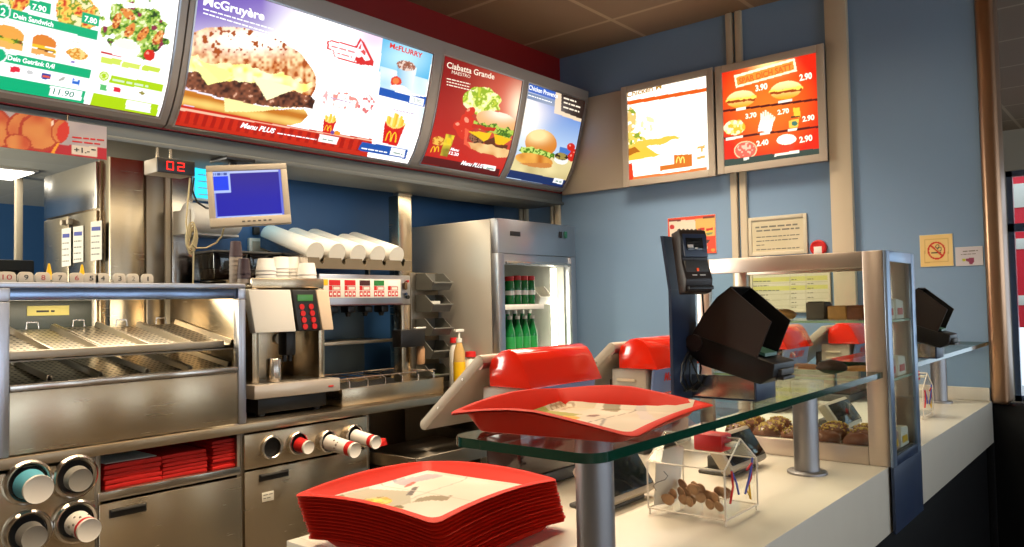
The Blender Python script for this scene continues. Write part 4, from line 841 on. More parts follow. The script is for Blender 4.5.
# numbered tags on top of the cabinet
TG = [('10', 6, 14, 1), ('9', 25, 12, 0), ('8', 42, 12, 1), ('7', 59, 12, 0), ('6', 75.5, 12, 1), ('5', 90, 13, 0), ('4', 101.5, 13, 0), ('3', 118.5, 11, 0), ('2', 132, 11, 2), ('1', 146.5, 11, 0)]
TAGM = mat('translucent_tag_plastic', (196, 186, 170), .4); INKR = mat('red_tag_ink', (170, 60, 70), .6)
for s_, u, w, ink in TG:
    c = at(u, 281, Y=2.655); sc = 2.9/784; hw = w/2*sc*.94; hgt = .032; z = cz1+.0003
    t = thing('number_tag', 'small plastic stand with the number %s on top of the warming cabinet' % s_, 'number tag', (c.x, 2.655, z), 0, 'numbered tags on the warming cabinet')
    pts = [(c.x-hw, 2.645, z), (c.x+hw, 2.645, z), (c.x+hw, 2.645, z+hgt*.7), (c.x+hw*.75, 2.645, z+hgt*.94), (c.x+hw*.4, 2.645, z+hgt), (c.x-hw*.4, 2.645, z+hgt), (c.x-hw*.75, 2.645, z+hgt*.94), (c.x-hw, 2.645, z+hgt*.7)]
    g = G(); g.prism(pts, (0, .012, 0), .001); g.done('plate', TAGM, t)
    g = G(); g.box(c.x-hw, c.x+hw, 2.6575, 2.68, z, z+.004, .001); g.done('foot', TAGM, t)
    hw2 = hw*(.62 if len(s_) > 1 else .13 if s_ == '1' else .33)
    text(Flat((0, 2.6445, 0), (1, 0, 0), (0, 0, 1)), s_, (c.x-hw2*.85, z+.008), (c.x+hw2*.85, z+.008), .015, (DARKINK, INKR, GREYINK)[ink], t, .0004, .0, name='number', px=False)
for u, wd in ((49, 'seven'), (82, 'six')):
    c = at(u, 281, Y=2.70); t = thing('yellow_cone', 'tiny yellow cone standing beside the tag numbered %s' % wd, 'cone', (c.x, 2.70, cz1-.002), 0, 'yellow cones on the warming cabinet')
    g = G(); g.lathe([(.014, 0), (.014, .004), (.011, .006), (.003, .05), (0, .052)], (c.x, 2.70, cz1+.0125-.002)); g.done('cone', YELLOW, t)
    g = G(); g.lathe([(.017, 0), (.017, .012), (0, .012)], (c.x, 2.70, cz1-.0018)); g.done('base', mat('dark_green_plastic', (30, 60, 44), .5), t)
# ================================================================== coffee machine
ZC = .9602
t = thing('coffee_machine', 'steel coffee machine with cream front and red push buttons on the back worktop', 'coffee machine', (1.86, 2.85, ZC))
g = G(); g.box(1.69, 2.03, 2.90, 3.12, ZC+.07, 1.50, .006); g.box(1.69, 1.72, 2.72, 2.90, ZC+.07, 1.46, .004); g.box(2.0, 2.03, 2.72, 2.90, ZC+.07, 1.46, .004); g.box(1.69, 2.03, 2.72, 3.12, 1.46, 1.50, .005); g.done('body', STEEL, t)
g = G(); g.box(1.70, 2.02, 2.70, 3.1, ZC+.012, ZC+.0695, .004); g.done('base', BLK, t)
for x in (1.73, 1.99):
    for y in (2.73, 3.07): g = G(); g.cyl((x, y, ZC), (x, y, ZC+.0115), .018); g.done('foot', BLK, t)
def slab(x0, x1, name, m, y=2.68, d=.04):
    g = G(); g.prism([(x0, y, 1.452), (x1, y, 1.452), (x1+.012, y-.018, 1.286), (x0+.018, y-.018, 1.286)], (0, d, 0), .004); return g.done(name, m, t)
slab(1.65, 1.838, 'front_panel', WHITEP); slab(1.842, 1.956, 'control_panel', BLK, 2.676); slab(1.960, 2.022, 'front_panel', mat('warm_cream_plastic', (216, 190, 160), .4))
def fp(z, y0=2.676): return y0-.018*(1.452-z)/.166
g = G(); z = 1.418; g.box(1.862, 1.936, fp(z)-.004, fp(z)+.002, z-.012, z+.014, .001); g.done('green_display', mat('green_display', (60, 110, 60), .3, emit=(70, 130, 60), es=.25), t)
for i in range(2):
    for j in range(4):
        x = 1.880+.045*i+.003*j; z = 1.383-.0265*j; g = G(); g.cyl((x, fp(z)-.005, z), (x, fp(z)+.003, z), .0115, n=16); g.done('push_button', mat('red_button', (222, 40, 30), .35) if False else REDM, t)
g = G(); g.box(1.83, 1.875, 2.70, 2.76, 1.19, 1.285, .006); g.cyl((1.84, 2.73, 1.165), (1.84, 2.73, 1.19), .009); g.cyl((1.865, 2.73, 1.165), (1.865, 2.73, 1.19), .009); g.done('spout', BLK, t)
g = G(); g.cyl((1.925, 2.888, 1.25), (1.925, 2.8995, 1.25), .022); g.done('pressure_gauge', STEELD, t)
g = G(); g.prism([(1.664, 2.665, 1.034), (2.066, 2.665, 1.030), (2.066, 2.665, 1.084), (1.664, 2.665, 1.088)], (0, .235, 0), .005); g.done('drip_tray', mat('pale_steel', (214, 200, 184), .35, .6), t)
g = G()
for k in range(9): g.box(1.69+k*.04, 1.712+k*.04, 2.69, 2.88, 1.0885, 1.0895)
g.done('drip_grille', STEELD, t)
q = at(331, 386, Y=2.664); g = G(); g.box(q.x-.012, q.x+.012, 2.6625, 2.6645, q.z-.003, q.z+.003); g.done('red_emblem', REDM, t)
c = at(274, 383, Y=2.74); m_ = thing('steel_cup', 'small steel cup standing on the coffee machine drip tray', 'cup', (c.x, 2.74, 1.0898))
g = G(); g.lathe([(.028, 0), (.03, .004), (.03, .086), (.027, .09), (.026, .086), (.026, .006), (0, .006)], (c.x, 2.74, 1.0898)); g.done('cup', STEELB, m_)
# bean hoppers and cups on top
for x0, x1, lb_ in ((1.660, 1.818, 'left smoked bean hopper behind the dark cup stack'), (1.826, 1.972, 'right smoked bean hopper behind the white paper cups')):
    h_ = thing('bean_hopper', lb_, 'hopper', ((x0+x1)/2, 3.05, 1.50), 0, 'smoked bean hoppers')
    zb_ = 1.501
    g = G(); g.prism([(x0+.01, 2.96, zb_), (x1-.01, 2.96, zb_), (x1, 2.95, zb_+.11), (x0, 2.95, zb_+.11)], (0, .17, 0), .004); g.done('container', SMOKED, h_)
    g = G(); g.box(x0+.02, x1-.02, 2.985, 3.095, zb_+.004, zb_+.045, .01); g.done('coffee_beans', mat('coffee_beans', (46, 26, 16), .5, noise=.5, nscale=140, bump=.6), h_, kind='stuff')
    g = G(); g.box(x0-.004, x1+.004, 2.945, 3.135, zb_+.111, zb_+.12, .003); g.done('lid', GREYD, h_)
PURP = mat('dark_plum_paper', (62, 44, 50), .5); GREIGE = mat('greige_paper', (150, 136, 124), .55)
def cupstack(x, y, z, r0, r1, h, n, pitch, m, label, group):
    """a nested stack of n cups standing upside down"""
    for k in range(n):
        o = thing('paper_cup', label[k] if isinstance(label, list) else label, 'cup', (x, y, z+k*pitch), 0, group)
        g = G(); g.lathe([(r1*.98, 0), (r1, .0015), (r1, .004), (r1*.97, .006), (r0, h-.002), (r0*.97, h), (r0*.9, h), (r0*.88, h-.004), (0, h-.004)], (x, y, z+k*pitch)); g.done('cup', m, o)
for u, n, y in ((266, 3, 2.80), (281, 4, 2.88), (294, 4, 2.86), (307, 2, 2.78)):
    c = at(u, 280, Y=y); cupstack(c.x, y, 1.5007, .032, .041, .052, n, .0145, CUPW, ['white paper cup in the %s stack on the coffee machine, %s' % ({266: 'leftmost', 281: 'second', 294: 'third', 307: 'rightmost'}[u], 'topmost' if k == n-1 else 'lowest' if not k else 'middle' if n == 3 else ['', 'second', 'third'][k]+' from below') for k in range(n)], 'white cups on the coffee machine')
g = G(); g.box(1.60, 1.68, 2.74, 2.86, 1.4735, 1.479, .001); 
bm_ = g; o = tag(bm_.done('cup_ledge', STEELD), 'small steel ledge under the dark paper cups beside the coffee machine', 'ledge')
o.location.z = 1.4735
for u, n, z, nm in ((236, 7, 1.479, 'tall'), (244, 3, 1.479, 'short')):
    y = 2.84 if nm == 'tall' else 2.765; c = at(u, 275, Y=y)
    ms = [GREIGE]*n
    for k in range(n):
        o = thing('paper_cup', 'dark paper cup in the %s stack left of the white cups, %s' % (nm, 'topmost' if k == n-1 else 'lowest' if not k else ['', 'second', 'third', 'fourth', 'fifth', 'sixth'][k]+' from below'), 'cup', (c.x, y, z+k*.018), 0, 'dark cups beside the coffee machine')
        g = G(); g.lathe([(.026, 0), (.0265, .003), (.0255, .006), (.020, .060), (.018, .062), (.017, .058), (0, .058)], (c.x, y, z+k*.018)); g.done('cup', PURP if k == n-1 or nm == 'short' and k > 0 else GREIGE, o)
# ================================================================== drinks machine
t = thing('drinks_machine', 'steel drinks machine with a white strip of red button labels, right of the coffee machine', 'drinks machine', (2.34, 2.9, ZC))
hl, hr = at(322, 290, Y=2.76).x, at(411, 290, Y=2.76).x
z1, z0 = 1.523, 1.385
g = G(); g.box(2.037, hr, 2.762, 3.06, z0, z1, .005); g.done('header', ALU, t)
g = G(); g.box(hr-.052, hr, 2.77, 2.83, ZC+.002, z0-.0005, .004); g.done('post', STEEL, t); g = G(); g.box(2.037, 2.075, 3.01, 3.038, ZC+.08, z0-.0005, .004); g.done('post', STEEL, t)
g = G(); g.box(2.09, hr-.055, 3.04, 3.06, ZC+.1, z0-.0005, .002); g.done('back_plate', mat('blue_grey_steel', (86, 104, 118), .35, .8), t)
g = G(); g.box(hl-.004, hr-.053, 2.80, 3.03, 1.212, 1.226, .003); g.done('cup_shelf', STEELD, t)
LF = Flat((0, 2.7615, 0), (1, 0, 0), (0, 0, 1))
a, b = LF.hit(330, 278.5), LF.hit(400.5, 297.5)
g = G(); g.box(2.039, b[0], 2.7585, 2.7615, b[1], a[1], .0008); lab = g.done('label_strip', PAPER, t)
LF2 = Flat((0, 2.7583, 0), (1, 0, 0), (0, 0, 1)); PIC = (220, 30, 36)
w = (b[0]-(a[0]-.012))/5
g = G(); gd = G(); gg_ = G(); gw = G()
for k in range(5):
    x = a[0]-.008+k*w; top = a[1]-.006; hh = a[1]-b[1]
    (g if k < 2 else gd if k == 2 else gg_ if k == 3 else gw).box(x, x+w*.72, 2.7575, 2.7583, top-hh*.28, top)
    g.box(x, x+w*.2, 2.7575, 2.7583, top-hh*.53, top-hh*.3)
    fr = lambda x0, x1, z0_, z1_: [g.box(*r, 2.7575, 2.7583, *q) for r, q in (((x0, x1), (z0_, z0_+.0025)), ((x0, x1), (z1_-.0025, z1_)), ((x0, x0+.0025), (z0_, z1_)), ((x1-.0025, x1), (z0_, z1_)))]
    fr(x+w*.24, x+w*.72, top-hh*.53, top-hh*.32)
    for j in range(3):
        xx = x+w*.26*j; g.box(xx, xx+w*.2, 2.7575, 2.7583, top-hh*.86, top-hh*.58)
        gw.box(xx+.004, xx+w*.2-.004, 2.7568, 2.7574, top-hh*.78, top-hh*.66)
g.done('red_key', REDM, lab); gd.done('dark_key', mat('dark_maroon_ink', (70, 24, 20), .5), lab); gg_.done('green_key', mat('green_ink', (40, 120, 50), .5), lab); gw.done('pale_key', WHITEINK, lab)
g = G(); g.box(2.041, a[0]-.014, 2.7575, 2.7583, a[1]-.03, a[1]-.004); g.done('yellow_key', YELLOW, lab)
for dz, m_, nm, r in ((.055, REDM, 'red_lamp', .006), (-.005, NAVY, 'blue_lamp', .007), (-.02, BLK, 'key_lock', .009)):
    g = G(); xx = hr-.022 if nm != 'blue_lamp' else hr-.034; g.cyl((xx, 2.754, z0+.055+dz), (xx, 2.7615, z0+.055+dz), r); g.done(nm, m_, t)
g = G(); g.box(hr-.043, hr-.028, 2.752, 2.7615, z0+.07, z0+.105, .003); g.done('switch', mat('bronze_metal', (130, 100, 70), .4, .8), t)
g = G(); g.box(2.039, hr-.056, 2.757, 2.7612, z0+.001, z0+.005); g.done('dark_strip', mat('maroon_strip', (80, 30, 26), .5), t)
for k in range(5):
    x = hl+.02+k*(hr-hl-.12)/4; g = G(); g.box(x-.022, x+.022, 2.83, 2.89, 1.352, z0-.0005, .006); g.cyl((x, 2.86, 1.335), (x, 2.86, 1.352), .010, .014); g.done('nozzle', BLK, t)
g = G(); pts = [(hl+.05+.03*math.sin(a*.9), 2.9+.02*a/6, 1.38-.024*a) for a in range(7)]; g.tube(pts, .004); g.done('hose', GREYD, t)
a, b = at(325, 390, Y=2.70), at(430, 388, Y=2.70)
q = thing('drip_rack', 'long steel drip tray with bent wire cup guides under the drinks machine', 'drip tray', (2.35, 2.8, ZC))
g = G(); x0, x1 = 2.075, 2.675
for r in ((x0, x1, 2.665, 2.672), (x0, x1, 3.0, 3.008), (x0, x0+.007, 2.672, 3.0), (x1-.007, x1, 2.672, 3.0)): g.box(r[0], r[1], r[2], r[3], ZC+.0003, ZC+.075, .002)
g.box(x0+.007, x1-.007, 2.672, 3.0, ZC+.0003, ZC+.006); g.done('tray', STEEL, q)
g = G(); g.box(x0+.008, x1-.008, 2.673, 2.999, ZC+.06, ZC+.063)
g.done('grille', PERF, q)
for k in range(6):
    x = x0+.05+k*.1; g = G(); g.tube([(x, 2.68, ZC+.064), (x, 2.68, ZC+.10), (x+.004, 2.70, ZC+.108), (x+.01, 2.94, ZC+.108), (x+.01, 2.96, ZC+.1), (x+.01, 2.96, ZC+.064)], .0035); g.done('wire_guide', STEELB, q)
g = G(); g.tube([(x0+.02, 2.70, ZC+.112), (x1-.02, 2.70, ZC+.112)], .003); g.tube([(x0+.02, 2.94, ZC+.112), (x1-.02, 2.94, ZC+.112)], .003); g.done('wire_guide', STEELB, q)
# rack of cup sleeves above
q = thing('cup_trough', 'brown notched trough holding five white cup sleeves above the drinks machine', 'trough', (2.3, 2.9, 1.5235))
fl, fr_ = at(308, 265, Y=2.765).x, at(410, 266, Y=2.765).x
BRN = mat('grey_brown_card', (112, 98, 76), .6)
n = 5; w = (fr_-fl)/n; ztop = 1.592; pts = [(fl, 2.765, 1.545), (fr_, 2.765, 1.545), (fr_, 2.765, ztop)]
for k in range(n-1, -1, -1):
    xa = fl+w*k; pts += [(xa+w*.70, 2.765, ztop), (xa+w*.66, 2.765, ztop-.022), (xa+w*.6, 2.765, ztop-.028), (xa+w*.5, 2.765, ztop-.022), (xa+w*.46, 2.765, ztop)]
pts += [(fl, 2.765, ztop)]
SH = .145; g = G(); g.prism(pts, (0, -.006, 0)); g.done('notched_front', BRN, q)
g = G(); g.prism([(fl, 2.7655, 1.545), (fl, 2.7655, 1.552), (fl, 3.12, 1.655), (fl, 3.12, 1.648)], (fr_-fl, 0, 0)); g.done('sloping_floor', BRN, q)
for x in (fl, fr_-.006): g = G(); g.prism([(x, 2.7655, 1.5525), (x, 2.7655, ztop), (x, 3.12, 1.705), (x, 3.12, 1.6555)], (.006, 0, 0)); g.done('side_wall', STEELB, q)
for x in (fl+.03, fr_-.04): g = G(); g.box(x, x+.01, 2.80, 2.83, 1.5236, 1.56, .001); g.box(x, x+.01, 3.02, 3.05, 1.5236, 1.62, .001); g.done('support', STEELD, q)
sl = math.atan2(.103, .3545)
for k in range(5):
    x = fl+w*(k+.52); r = .047; c0 = Vector((x, 2.80, 1.5625+r+.008)); d = Vector((0, math.cos(sl), math.sin(sl))); L = (.36, .34, .35, .27, .34)[k]
    o = thing('cup_sleeve', 'white paper sleeve of stacked cups in the trough, %s' % ['leftmost', 'second from left', 'middle one', 'second from right, shorter', 'rightmost'][k], 'cup sleeve', c0, 0, 'white cup sleeves in the trough')
    g = G(); g.lathe([(0, -.002), (r*.93, -.002), (r*.97, .004), (r, .02), (r*1.0, L-.02), (r*.94, L-.004), (r*.8, L+.004), (0, L+.008)], c0, d); g.done('sleeve', CUPW, o)
    g = G(); g.lathe([(r*.8, -.0045), (r*.95, -.0045), (r*.95, -.002), (r*.8, -.002), (r*.8, -.0045)], c0, d); g.done('end_rim', PAPER, o)
# ================================================================== bins, dispenser, sauces
q = thing('bin_panel', 'grey steel back plate carrying five open storage bins beside the fridge', 'panel', (2.7, 2.95, ZC))
g = G(); g.box(2.69, 2.885, 2.90, 2.915, ZC+.002, 1.545, .003); g.done('plate', STEELD, q); g = G(); g.box(2.69, 2.885, 2.87, 2.93, ZC, ZC+.0019); g.done('foot', STEELD, q)
BING = mat('grey_bin_plastic', (110, 108, 100), .5)
for k, v in enumerate((290, 312, 336, 359, 383)):
    c0, c1 = at(430, v, Y=2.80), at(449, v, Y=2.80); x0, x1, z = c0.x, c1.x, c0.z
    o = thing('storage_bin', 'open grey storage bin on the plate beside the fridge, %s' % ['topmost', 'second from top', 'third from top', 'fourth from top', 'lowest'][k], 'bin', ((x0+x1)/2, 2.84, z), 0, 'grey storage bins beside the fridge')
    y0, y1 = 2.775, 2.899; sd = [(y0, z+.035), (y0+.02, z), (y1, z), (y1, z+.085), (y0+.06, z+.085)]
    for x in (x0, x1-.004): g = G(); g.prism([(x, *p) for p in sd], (.004, 0, 0)); g.done('side_wall', BING, o)
    g = G(); g.box(x0+.004, x1-.004, y0+.02, y1, z, z+.004); g.box(x0+.004, x1-.004, y1-.004, y1, z+.004, z+.085); g.prism([(x0+.004, y0, z+.035), (x0+.004, y0+.02, z), (x0+.004, y0+.024, z+.003), (x0+.004, y0+.004, z+.038)], (x1-x0-.008, 0, 0)); g.done('tub', BING, o)
    g = G(); g.box(x0-.002, x1+.002, y0-.006, y0+.004, z+.033, z+.04, .001); g.done('lip', BING, o)
    if k in (1, 3, 4): tag(G().box(x0+.03, x1-.03, 2.83, 2.88, z+.0045, z+.035+.02*(k == 1), .003).done('sauce_packet', (PAPER, PAPER, PAPER, BRN, mat('green_packet', (110, 130, 70), .5))[k]), '%s packets lying in the %s storage bin' % (['', 'pale', '', 'brown', 'greenish'][k], ['', 'second', '', 'fourth', 'lowest'][k]), 'packet')
a, b = at(401, 330, Y=2.70), at(426, 346, Y=2.70)
q = thing('lid_dispenser', 'black box dispenser with tan bottle neck below, mounted right of the drinks machine', 'dispenser', ((a.x+b.x)/2, 2.78, b.z-.09))
g = G(); g.box(a.x, b.x, 2.70, 2.765, b.z, a.z, .008); g.done('box', BLK, q)
g = G(); g.box(a.x+.03, a.x+.06, 2.7655, 2.7695, b.z+.01, a.z-.01, .001); g.done('bracket', STEELD, q)
c = at(420.5, 350, Y=2.73); g = G(); g.lathe([(.018, 0), (.02, .01), (.021, .07), (.015, .085), (0, .085)], (c.x, 2.73, b.z-.0855)); g.done('bottle', mat('tan_plastic', (176, 134, 96), .45), q)
c = at(420, 329, Y=2.73); g = G(); g.box(c.x-.035, c.x+.03, 2.72, 2.74, a.z+.0005, a.z+.008, .002); g.done('lever', WHITEP, q)
def sauce(u, v, label, m, capm, h, r, pump=False, y=2.66, mark=False):
    c = at(u, v, Y=y); z = ZC+.0003; o = thing('sauce_bottle', label, 'bottle', (c.x, y, z), 0, 'sauce bottles by the fridge')
    g = G(); g.lathe([(r*.95, 0), (r, .006), (r, h*.5), (r*.92, h*.8), (r*.5, h*.96), (r*.45, h), (0, h)], (c.x, y, z)); g.done('bottle', m, o)
    if pump:
        g = G(); g.cyl((c.x, y, z+h), (c.x, y, z+h+.02), r*.5); g.cyl((c.x, y, z+h+.02), (c.x, y, z+h+.05), .006); g.box(c.x-.03, c.x+.03, y-.009, y+.009, z+h+.05, z+h+.064, .003); g.done('pump', WHITEP, o)
        g = G(); g.lathe([(r*1.01, h*.2), (r*1.01, h*.5), (r*.98, h*.6)], (c.x, y, z)); g.done('label', YELLOW, o)
    else:
        g = G(); g.cyl((c.x, y, z+h*.97), (c.x, y, z+h*.97+.026), r*.8, r*.7); g.done('cap', capm, o)
    if mark: g = G(); g.cyl((c.x-.012, y-r-.001, z+h*.62), (c.x-.012, y-r+.004, z+h*.62), .012); g.done('dark_dot', DARKINK, o)
TANB = mat('tan_sauce', (200, 160, 96), .35)
sauce(459, 340, 'tan pump bottle with yellow label standing beside the fridge', TANB, WHITEP, .235, .03, True)
sauce(453.5, 340, 'slim white bottle with red cap behind the pump bottle', WHITEP, REDM, .235, .024, y=2.76)
sauce(470.5, 355, 'white shaker with red lid and dark dot, right of the pump bottle', WHITEP, REDM, .165, .036, y=2.66, mark=True)
# ================================================================== bottle fridge
fx0, fx1, fy0, fy1, fz = 2.897, 3.55, 2.496, 3.12, 1.80
t = thing('bottle_fridge', 'tall stainless steel fridge with lit interior of green bottles, by the blue corner', 'fridge', ((fx0+fx1)/2, 2.8, 0))
g = G(); g.box(fx0, fx0+.03, fy0+.05, fy1, .06, fz, .004); g.done('side_panel', FRIDGEST, t)
g = G(); g.box(fx1-.03, fx1, fy0+.05, fy1, .06, fz, .004); g.done('side_panel', FRIDGEST, t)
g = G(); g.box(fx0+.0305, fx1-.0305, fy0+.05, fy1, fz-.03, fz, .003); g.done('top_panel', FRIDGEST, t)
g = G(); g.box(fx0+.0305, fx1-.0305, fy1-.03, fy1, .06, fz-.031); g.done('back_lining', WHITEP, t)
INN = mat('white_lining', (206, 206, 198), .4)
g = G(); g.box(fx0+.031, fx0+.045, fy0+.051, fy1-.031, .35, fz-.031); g.box(fx1-.045, fx1-.031, fy0+.051, fy1-.031, .35, fz-.031); g.box(fx0+.046, fx1-.046, fy0+.051, fy1-.031, .3, .35); g.done('lining', INN, t)
oz = at(520, 254, Y=fy0).z; e = .045
g = G(); g.box(fx0, fx1, fy0, fy0+.0495, oz, fz, .004); g.done('header', ALU, t)
g = G(); g.box(fx0, fx0+e, fy0, fy0+.0495, .06, oz-.0005, .003); g.box(fx1-e, fx1, fy0, fy0+.0495, .06, oz-.0005, .003); g.box(fx0+e+.0005, fx1-e-.0005, fy0, fy0+.0495, .06, .42, .003); g.done('door_frame', ALU, t)
g = G(); g.box(fx0+.05, fx1-.05, fy0+.1, fy1-.05, 0, .0595); g.done('plinth', BLK, t)
sz = at(520, 265, Y=fy0).z; g = G(); g.box(fx0+e+.002, fx1-e-.002, fy0+.006, fy0+.03, sz, oz-.001, .004); sh = g.done('roller_shutter', ALU, t)
g = G(); g.box(fx0+e+.01, fx1-e-.01, fy0-.01, fy0+.0055, sz+.004, sz+.018, .004); g.done('shutter_handle', STEELB, sh)
a, b = at(510, 231, Y=fy0), at(520, 236.5, Y=fy0); g = G(); g.box(a.x, b.x, fy0-.004, fy0-.0003, b.z, a.z, .001); g.done('temperature_display', BLK, t)
for u, m_ in ((560.5, BLK), (565.5, mat('green_switch', (30, 90, 70), .4))): a = at(u, 235, Y=fy0); g = G(); g.box(a.x-.011, a.x+.011, fy0-.005, fy0-.0003, a.z-.018, a.z+.018, .002); g.done('switch', m_, t)
tx = at(556, 300, Y=fy0+.06).x
g = G(); g.cyl((tx, fy0+.075, .62), (tx, fy0+.075, sz-.005), .016); g.done('lamp_tube', glow('fridge_lamp', (255, 250, 225), 7), t)
zs1, zs2 = at(525, 305, Y=fy0+.1).z, at(525, 353, Y=fy0+.1).z
for z in (zs1, zs2-.01):
    g = G(); g.box(fx0+.046, fx0+.44, fy0+.07, fy1-.032, z-.02, z, .002); sf_ = g.done('shelf', STEELB, t)
    g = G(); g.box(fx0+.046, fx0+.44, fy0+.062, fy0+.0695, z-.022, z+.004, .001); g.done('shelf_strip', WHITEP, sf_)
g = G(); g.box(fx0+.42, fx0+.435, fy0+.35, fy0+.37, .36, fz-.04); g.done('shelf_upright', STEELD, t)
GRN = mat('green_bottle', (14, 110, 50), .15, coat=.3); GRNL = mat('green_label', (40, 150, 70), .4)
xs0 = at(508, 340, Y=fy0+.12).x
k = 0
for r_ in range(2):
    for i in range(5 if r_ == 0 else 5):
        x = xs0+.012+.062*i+(0.02 if r_ else 0); y = fy0+.115+.085*r_; z = zs2-.0098; k += 1
        if r_ == 0 and i > 3: continue
        hgt = .235 if r_ else .205
        o = thing('soda_bottle', 'green soda bottle with white cap in the %s row of the fridge, %s' % (['front', 'back'][r_], ['leftmost', 'second from left', 'third from left', 'fourth from left', 'fifth from left'][i]), 'bottle', (x, y, z), 0, 'green bottles in the fridge')
        g = G(); g.lathe([(.02, 0), (.026, .005), (.027, hgt*.5), (.024, hgt*.62), (.012, hgt*.84), (.0105, hgt*.92), (0, hgt*.92)], (x, y, z), n=18); g.done('bottle', GRN, o)
        g = G(); g.lathe([(.0276, hgt*.18), (.0276, hgt*.48)], (x, y, z), n=18); g.lathe([(.0279, hgt*.18), (.0279, hgt*.48)], (x, y, z), n=18); g.done('label', GRNL, o)
        g = G(); g.cyl((x, y, z+hgt*.92), (x, y, z+hgt), .0125); g.done('cap', WHITEP, o)
xs1 = at(508, 300, Y=fy0+.12).x
for i in range(4):
    x, y, z = xs1+.008+.058*i, fy0+.115, zs1+.0003; h = .155 if i else .15
    o = thing('drink_can', 'green and red drink pack on the upper fridge shelf, %s' % ['leftmost', 'second from left', 'third from left', 'fourth from left'][i], 'drink pack', (x, y, z), 0, 'drink packs on the upper fridge shelf')
    g = G(); g.lathe([(.022, 0), (.025, .004), (.025, h-.03), (.022, h-.024)], (x, y, z), n=18); g.done('body', GRN, o)
    g = G(); g.lathe([(.0252, h*.35), (.0252, h*.5)], (x, y, z), n=18); g.done('white_band', WHITEP, o)
    g = G(); g.lathe([(.0225, h-.0238), (.024, h-.02), (.024, h-.002), (.02, h), (0, h)], (x, y, z), n=18); g.done('red_lid', REDM, o)
x = at(537, 300, Y=fy0+.12).x; o = thing('storage_bin', 'white open bin on the upper fridge shelf right of the drink packs', 'bin', (x, fy0+.15, zs1))
sd = [(fy0+.08, zs1+.04), (fy0+.095, zs1+.0005), (fy0+.22, zs1+.0005), (fy0+.22, zs1+.1), (fy0+.14, zs1+.1)]
for xx in (x-.02, x+.09): g = G(); g.prism([(xx, *p) for p in sd], (.004, 0, 0)); g.done('side_wall', WHITEP, o)
g = G(); g.box(x-.0155, x+.0895, fy0+.095, fy0+.22, zs1+.0006, zs1+.005); g.box(x-.0155, x+.0895, fy0+.216, fy0+.22, zs1+.0055, zs1+.1); g.prism([(x-.0155, fy0+.08, zs1+.04), (x-.0155, fy0+.095, zs1+.0055), (x-.0155, fy0+.099, zs1+.008), (x-.0155, fy0+.084, zs1+.043)], (.105, 0, 0)); g.done('tub', WHITEP, o)
# ================================================================== front counter
t = thing('front_counter', 'long white service counter with black base, running to the blue wall', 'counter', (2.2, .9, 0))
g = G(); g.prism([(.8805, .553, .786), (.8805, .58, .786), (.8805, .58, .92), (.8805, 1.267, .92), (.8805, 1.267, .95), (.8805, .553, .95)], (2.7825, 0, 0), .0012); g.done('worktop', COUNTER, t)
g = G(); g.box(.855, .88, .553, 1.267, .786, .95, .0015); g.done('end_fascia', COUNTER, t)
g = G(); g.box(.90, 3.6795, .5805, .62, 0, .9195, .002); g.box(.90, .93, .6205, 1.19, 0, .9195, .002); g.box(3.6636, 3.6795, .5535, .58, 0, .9195, .001); g.done('base', BLACK, t)
g = G(); g.box(.94, 3.65, 1.2, 1.24, .05, .9195, .002); g.done('back_panel', STEELD, t)
g = G(); g.box(3.660, 3.6805, .56, 1.05, .9505, 1.002, .003); g.box(3.6635, 3.679, .56, 1.05, .92, .9504); g.done('upstand', COUNTER, t)
o = tag(G().box(3.682, 3.79, -2.2, .556, 0, .936, .004).done('low_partition', BLACK), 'black low partition in line with the blue wall, at far right', 'partition')
def rounded(x0, x1, y0, y1, r, corners, n=6):
    P = []
    for cx, cy, a0, on in ((x1, y1, 0, corners[0]), (x0, y1, 90, corners[1]), (x0, y0, 180, corners[2]), (x1, y0, 270, corners[3])):
        if not on: P.append((cx, cy)); continue
        ox, oy = cx+(-r if cx == x1 else r), cy+(-r if cy == y1 else r)
        P += [(ox+r*math.cos(R(a0+90*k/n)), oy+r*math.sin(R(a0+90*k/n))) for k in range(n+1)]
    return P
POSTM = mat('satin_post', (150, 148, 150), .42, .85)
GZ = 1.189
def glass_shelf(label, x0, x1, posts, cor, y1=.812):
    y0, z0, z1 = .556, GZ-.014, GZ
    t = thing('glass_shelf', label, 'glass shelf', ((x0+x1)/2, .9, .9503)); P = rounded(x0, x1, y0, y1, .03, cor)
    g = G(); g.prism([(x, y, z0) for x, y in P], (0, 0, z1-z0)); g.done('glass_plate', GLASS, t)
    c = Vector(((x0+x1)/2, (y0+y1)/2)); n = len(P); Q = rounded(x0-.0006, x1+.0006, y0-.0006, y1+.0006, .0306, cor)
    g = G(); g.raw([(x, y, z) for x, y in Q for z in (z0+.0003, z1-.0003)], [(2*i, 2*((i+1) % n), 2*((i+1) % n)+1, 2*i+1) for i in range(n)]); g.done('polished_edge', EDGE, t)
    for px, py in posts:
        g = G(); g.cyl((px, py, .9575), (px, py, z0-.0003), .0295, n=32); p_ = g.done('post', POSTM, t)
        g = G(); g.lathe([(.047, 0), (.047, .005), (.044, .0072), (0, .0072)], (px, py, .9503), n=36); g.done('flange', POSTM, p_)
glass_shelf('thick green-edged glass tray shelf on steel posts, nearest the camera', at(450, 436, Z=GZ).x, 2.118, [(at(595.5, 515, Y=.685).x, .685), (1.952, .694)], (0, 1, 1, 0))
glass_shelf('green-edged glass shelf on a steel post at the wall end, beyond the display case', 2.425, 3.66, [(3.53, .715)], (0, 0, 0, 0))
